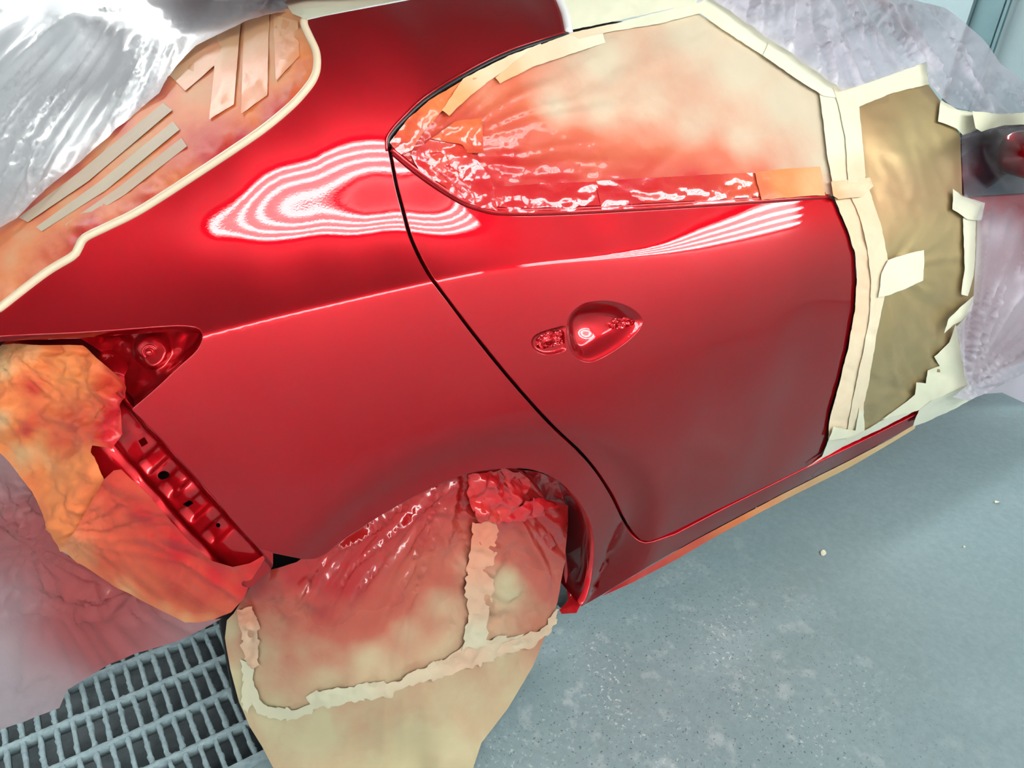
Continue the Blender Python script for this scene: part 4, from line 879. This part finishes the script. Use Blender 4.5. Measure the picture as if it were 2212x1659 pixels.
# over the roof and hatch
RF=[(-140,-140),(300,-150),(700,-120),(650,-20),(632,24),(600,28),(574,32),(527,48),(473,72),(422,98),(404,116),(383,140),(356,176),(343,200),(282,252),(205,322),(103,406),(36,470),(0,492),(-90,548),(-140,560)]
DR=depth_sheet([(630,24,.46),(574,30,.52),(473,70,.66),(404,115,.72),(343,200,.64),(205,322,.62),(103,406,.60),(0,490,.58),(-120,550,.60),(-120,300,.82),(-120,100,1.1),(-120,-60,1.5),(0,200,.95),(0,30,1.25),(150,150,.98),(110,12,1.18),(150,26,1.02),(240,50,1.02),(280,100,.92),(300,200,.74),(380,88,.80),(250,-20,1.30),(400,-20,1.15),(100,-80,1.8),(300,-140,1.9),(650,-30,1.0),(650,-110,1.6),(520,-40,1.45),(450,20,1.0)],3e-3)
def r_rf(px):
    lower=ss(((px[:,1]-(-.0+ (px[:,0]-90)*.27)))/40.)*ss((470-px[:,0])/120)
    f=fan(px,560,-420,26,301,700)
    f=.5*f+.5*streaks(px,560,-420,60,341)
    return 1.0*f*lower+.3*fan(px,620,20,7,303,240)*(1-lower)+.2*crumple(px,60,305)+.5*crumple(px,30,307,5,-28)*np.exp(-(((px[:,0]-330)-(240-px[:,1])*1.1)/60)**2)
film_sheet(RF,DR,FILM,'milky film draped over the roof and hatch in long hanging folds',r_rf,.010,[(100,400,.02),(340,200,.05),(0,0,0)],[(0,0,.4),(300,20,.4),(500,20,.1),(200,200,.0),(50,400,.0)],step=6,pleats=lambda V:.45*streaks(V,560,-420,60,341))
# over the windscreen, front door and bonnet
FF=[(1520,-60),(1900,-60),(1940,-8),(1990,4),(2042,16),(2078,44),(2120,82),(2137,102),(2162,138),(2192,160),(2225,185),(2300,260),(2330,420),(2330,740),(2212,806),(2146,841),(2092,866),(2060,858),(2090,832),(2074,760),(2064,705),(2090,680),(2104,640),(2108,560),(2110,470),(2120,440),(2082,425),(2076,292),(2110,276),(2108,242),(2060,232),(2034,214),(2004,178),(2000,134),(1900,170),(1820,196),(1700,110),(1590,34),(1520,-14)]
pp=np.array([(1530,-10),(1600,34),(1700,104),(1815,188),(1900,165),(2000,140),(2034,210),(2108,240),(2080,292),(2082,420),(2112,440),(2108,560),(2100,640),(2066,705),(2075,760),(2090,832),(1700,40),(1800,90),(1900,90),(2000,90),(2150,240),(2150,500),(2200,600),(2150,700),(2212,450),(2146,836),(2212,800),(2300,740),(2330,600)],float)
yb=BODY.hit(pp,.03)[:,1]
sil=[(1900,-20,.55),(1990,8,.5),(2042,20,.45),(2078,48,.42),(2137,104,.38),(2192,162,.34),(2225,188,.32),(2300,265,.30)]
mir=[(2150,330,-.03),(2200,330,-.15),(2240,334,-.17),(2290,330,-.17),(2230,390,-.14),(2330,340,-.12),(2240,278,-.10)]
DF=depth_sheet([(a,b,y) for (a,b),y in zip(pp,yb)]+sil+mir,2e-3)
def r_ff(px):
    up=ss((300-px[:,1])/60);lo=1-up
    return up*(.5*fan(px,1700,-330,20,311,300)+.5*streaks(px,1700,-330,55,343)+.35*crumple(px,36,313))+lo*((.6*fan(px,2082,850,5.5,315,500)+.5*streaks(px,2082,850,16,345))*ss((px[:,1]-400)/80)+.5*crumple(px,50,317,3,40)*ss((460-px[:,1])/60))
film_sheet(FF,DF,FILM_LILAC,'milky lilac film stretched over the windscreen, mirror and front door',r_ff,.021,[(1700,60,0),(2200,600,0)],[(1600,20,.3),(1800,100,.3),(1950,80,.12),(2100,150,.05),(2150,245,.1),(2150,300,-.58),(2130,380,-.6),(2190,360,-.6),(2110,400,-.45),(2200,300,-.55),(2250,340,-.6),(2150,500,.16),(2200,650,.15),(2120,780,.2)],step=6,pleats=lambda V:-.06+.5*streaks(V,1700,-330,55,343)*ss((300-V[:,1])/60)+.5*streaks(V,2082,850,16,345)*ss((V[:,1]-300)/60))
sheet('masking_tape',[(2100,240),(2160,246),(2270,242),(2330,236),(2330,262),(2260,268),(2170,270),(2120,284),(2108,278)],lambda px:DF(px)-ray(px)*.03,TAPE,'pale tape strip running forward above the mirror','masking tape','tape round the side windows',step=6,relief=lambda p:.4*crumple(p,46,227),amp=.003,spray=[(2150,255,0)],jag=.8)
DB=depth_sheet([(2120,850,.10),(2170,828,.10),(2330,750,.12),(2330,890,-.02),(2212,868,.055),(2160,846,.09)])
film_sheet([(2112,852),(2150,838),(2212,806),(2340,745),(2340,905),(2212,870),(2165,848)],DB,FILM_LILAC,'dim end of film trailing on the floor beside the front wheel',lambda p:.7*crumple(p,50,321,2,30),.008,[(2200,840,0)],[(2200,840,.1)])
# hanging behind the rear end
PL=[(-120,925),(0,978),(20,998),(60,1046),(82,1082),(114,1150),(130,1188),(162,1212),(250,1266),(330,1308),(400,1343),(440,1342),(480,1335),(440,1358),(387,1384),(297,1411),(236,1435),(202,1456),(145,1491),(128,1530),(70,1552),(0,1576),(-120,1620)]
DP=depth_sheet([(0,980,.43),(60,1048,.35),(130,1188,.30),(250,1266,.27),(330,1308,.24),(400,1343,.22),(478,1336,.17),(387,1384,.25),(297,1411,.30),(236,1435,.33),(202,1456,.36),(145,1491,.40),(0,1576,.50),(-120,1620,.52),(-120,1000,.50),(0,1150,.40),(0,1300,.40),(0,1420,.42),(120,1330,.33),(200,1380,.32),(100,1440,.38),(250,1340,.29),(-120,1300,.48)])
def r_pl(px):
    top=np.exp(-(((px[:,0]-210)/190)**2+((px[:,1]-1300)/42)**2))+np.exp(-(((px[:,0]-40)/60)**2+((px[:,1]-1090)/60)**2))
    return 2.6*crumple(px,46,331,1.6,10)*top+.5*fan(px,60,1180,5,333,400)+.7*crumple(px,60,335,2.4,-35)*ss((px[:,1]-1430)/50)
film_sheet(PL,DP,FILM_PINK,'pink-stained film hanging from the rear end down to the grate',r_pl,.011,[(a,b,min(1,s*1.9)) for a,b,s in [(20,1030,.35),(50,1080,.5),(80,1150,.9),(20,1200,.45),(130,1250,.8),(250,1300,.8),(330,1330,.85),(180,1380,.75),(100,1420,.7),(260,1390,.5),(0,1300,.25),(0,1450,.03),(60,1480,.03),(120,1500,.05),(350,1380,.35),(440,1345,.3),(30,1550,.03)]],[(50,1100,.0),(200,1340,.15),(50,1450,.1),(300,1390,.2),(100,1520,.15)],step=7)
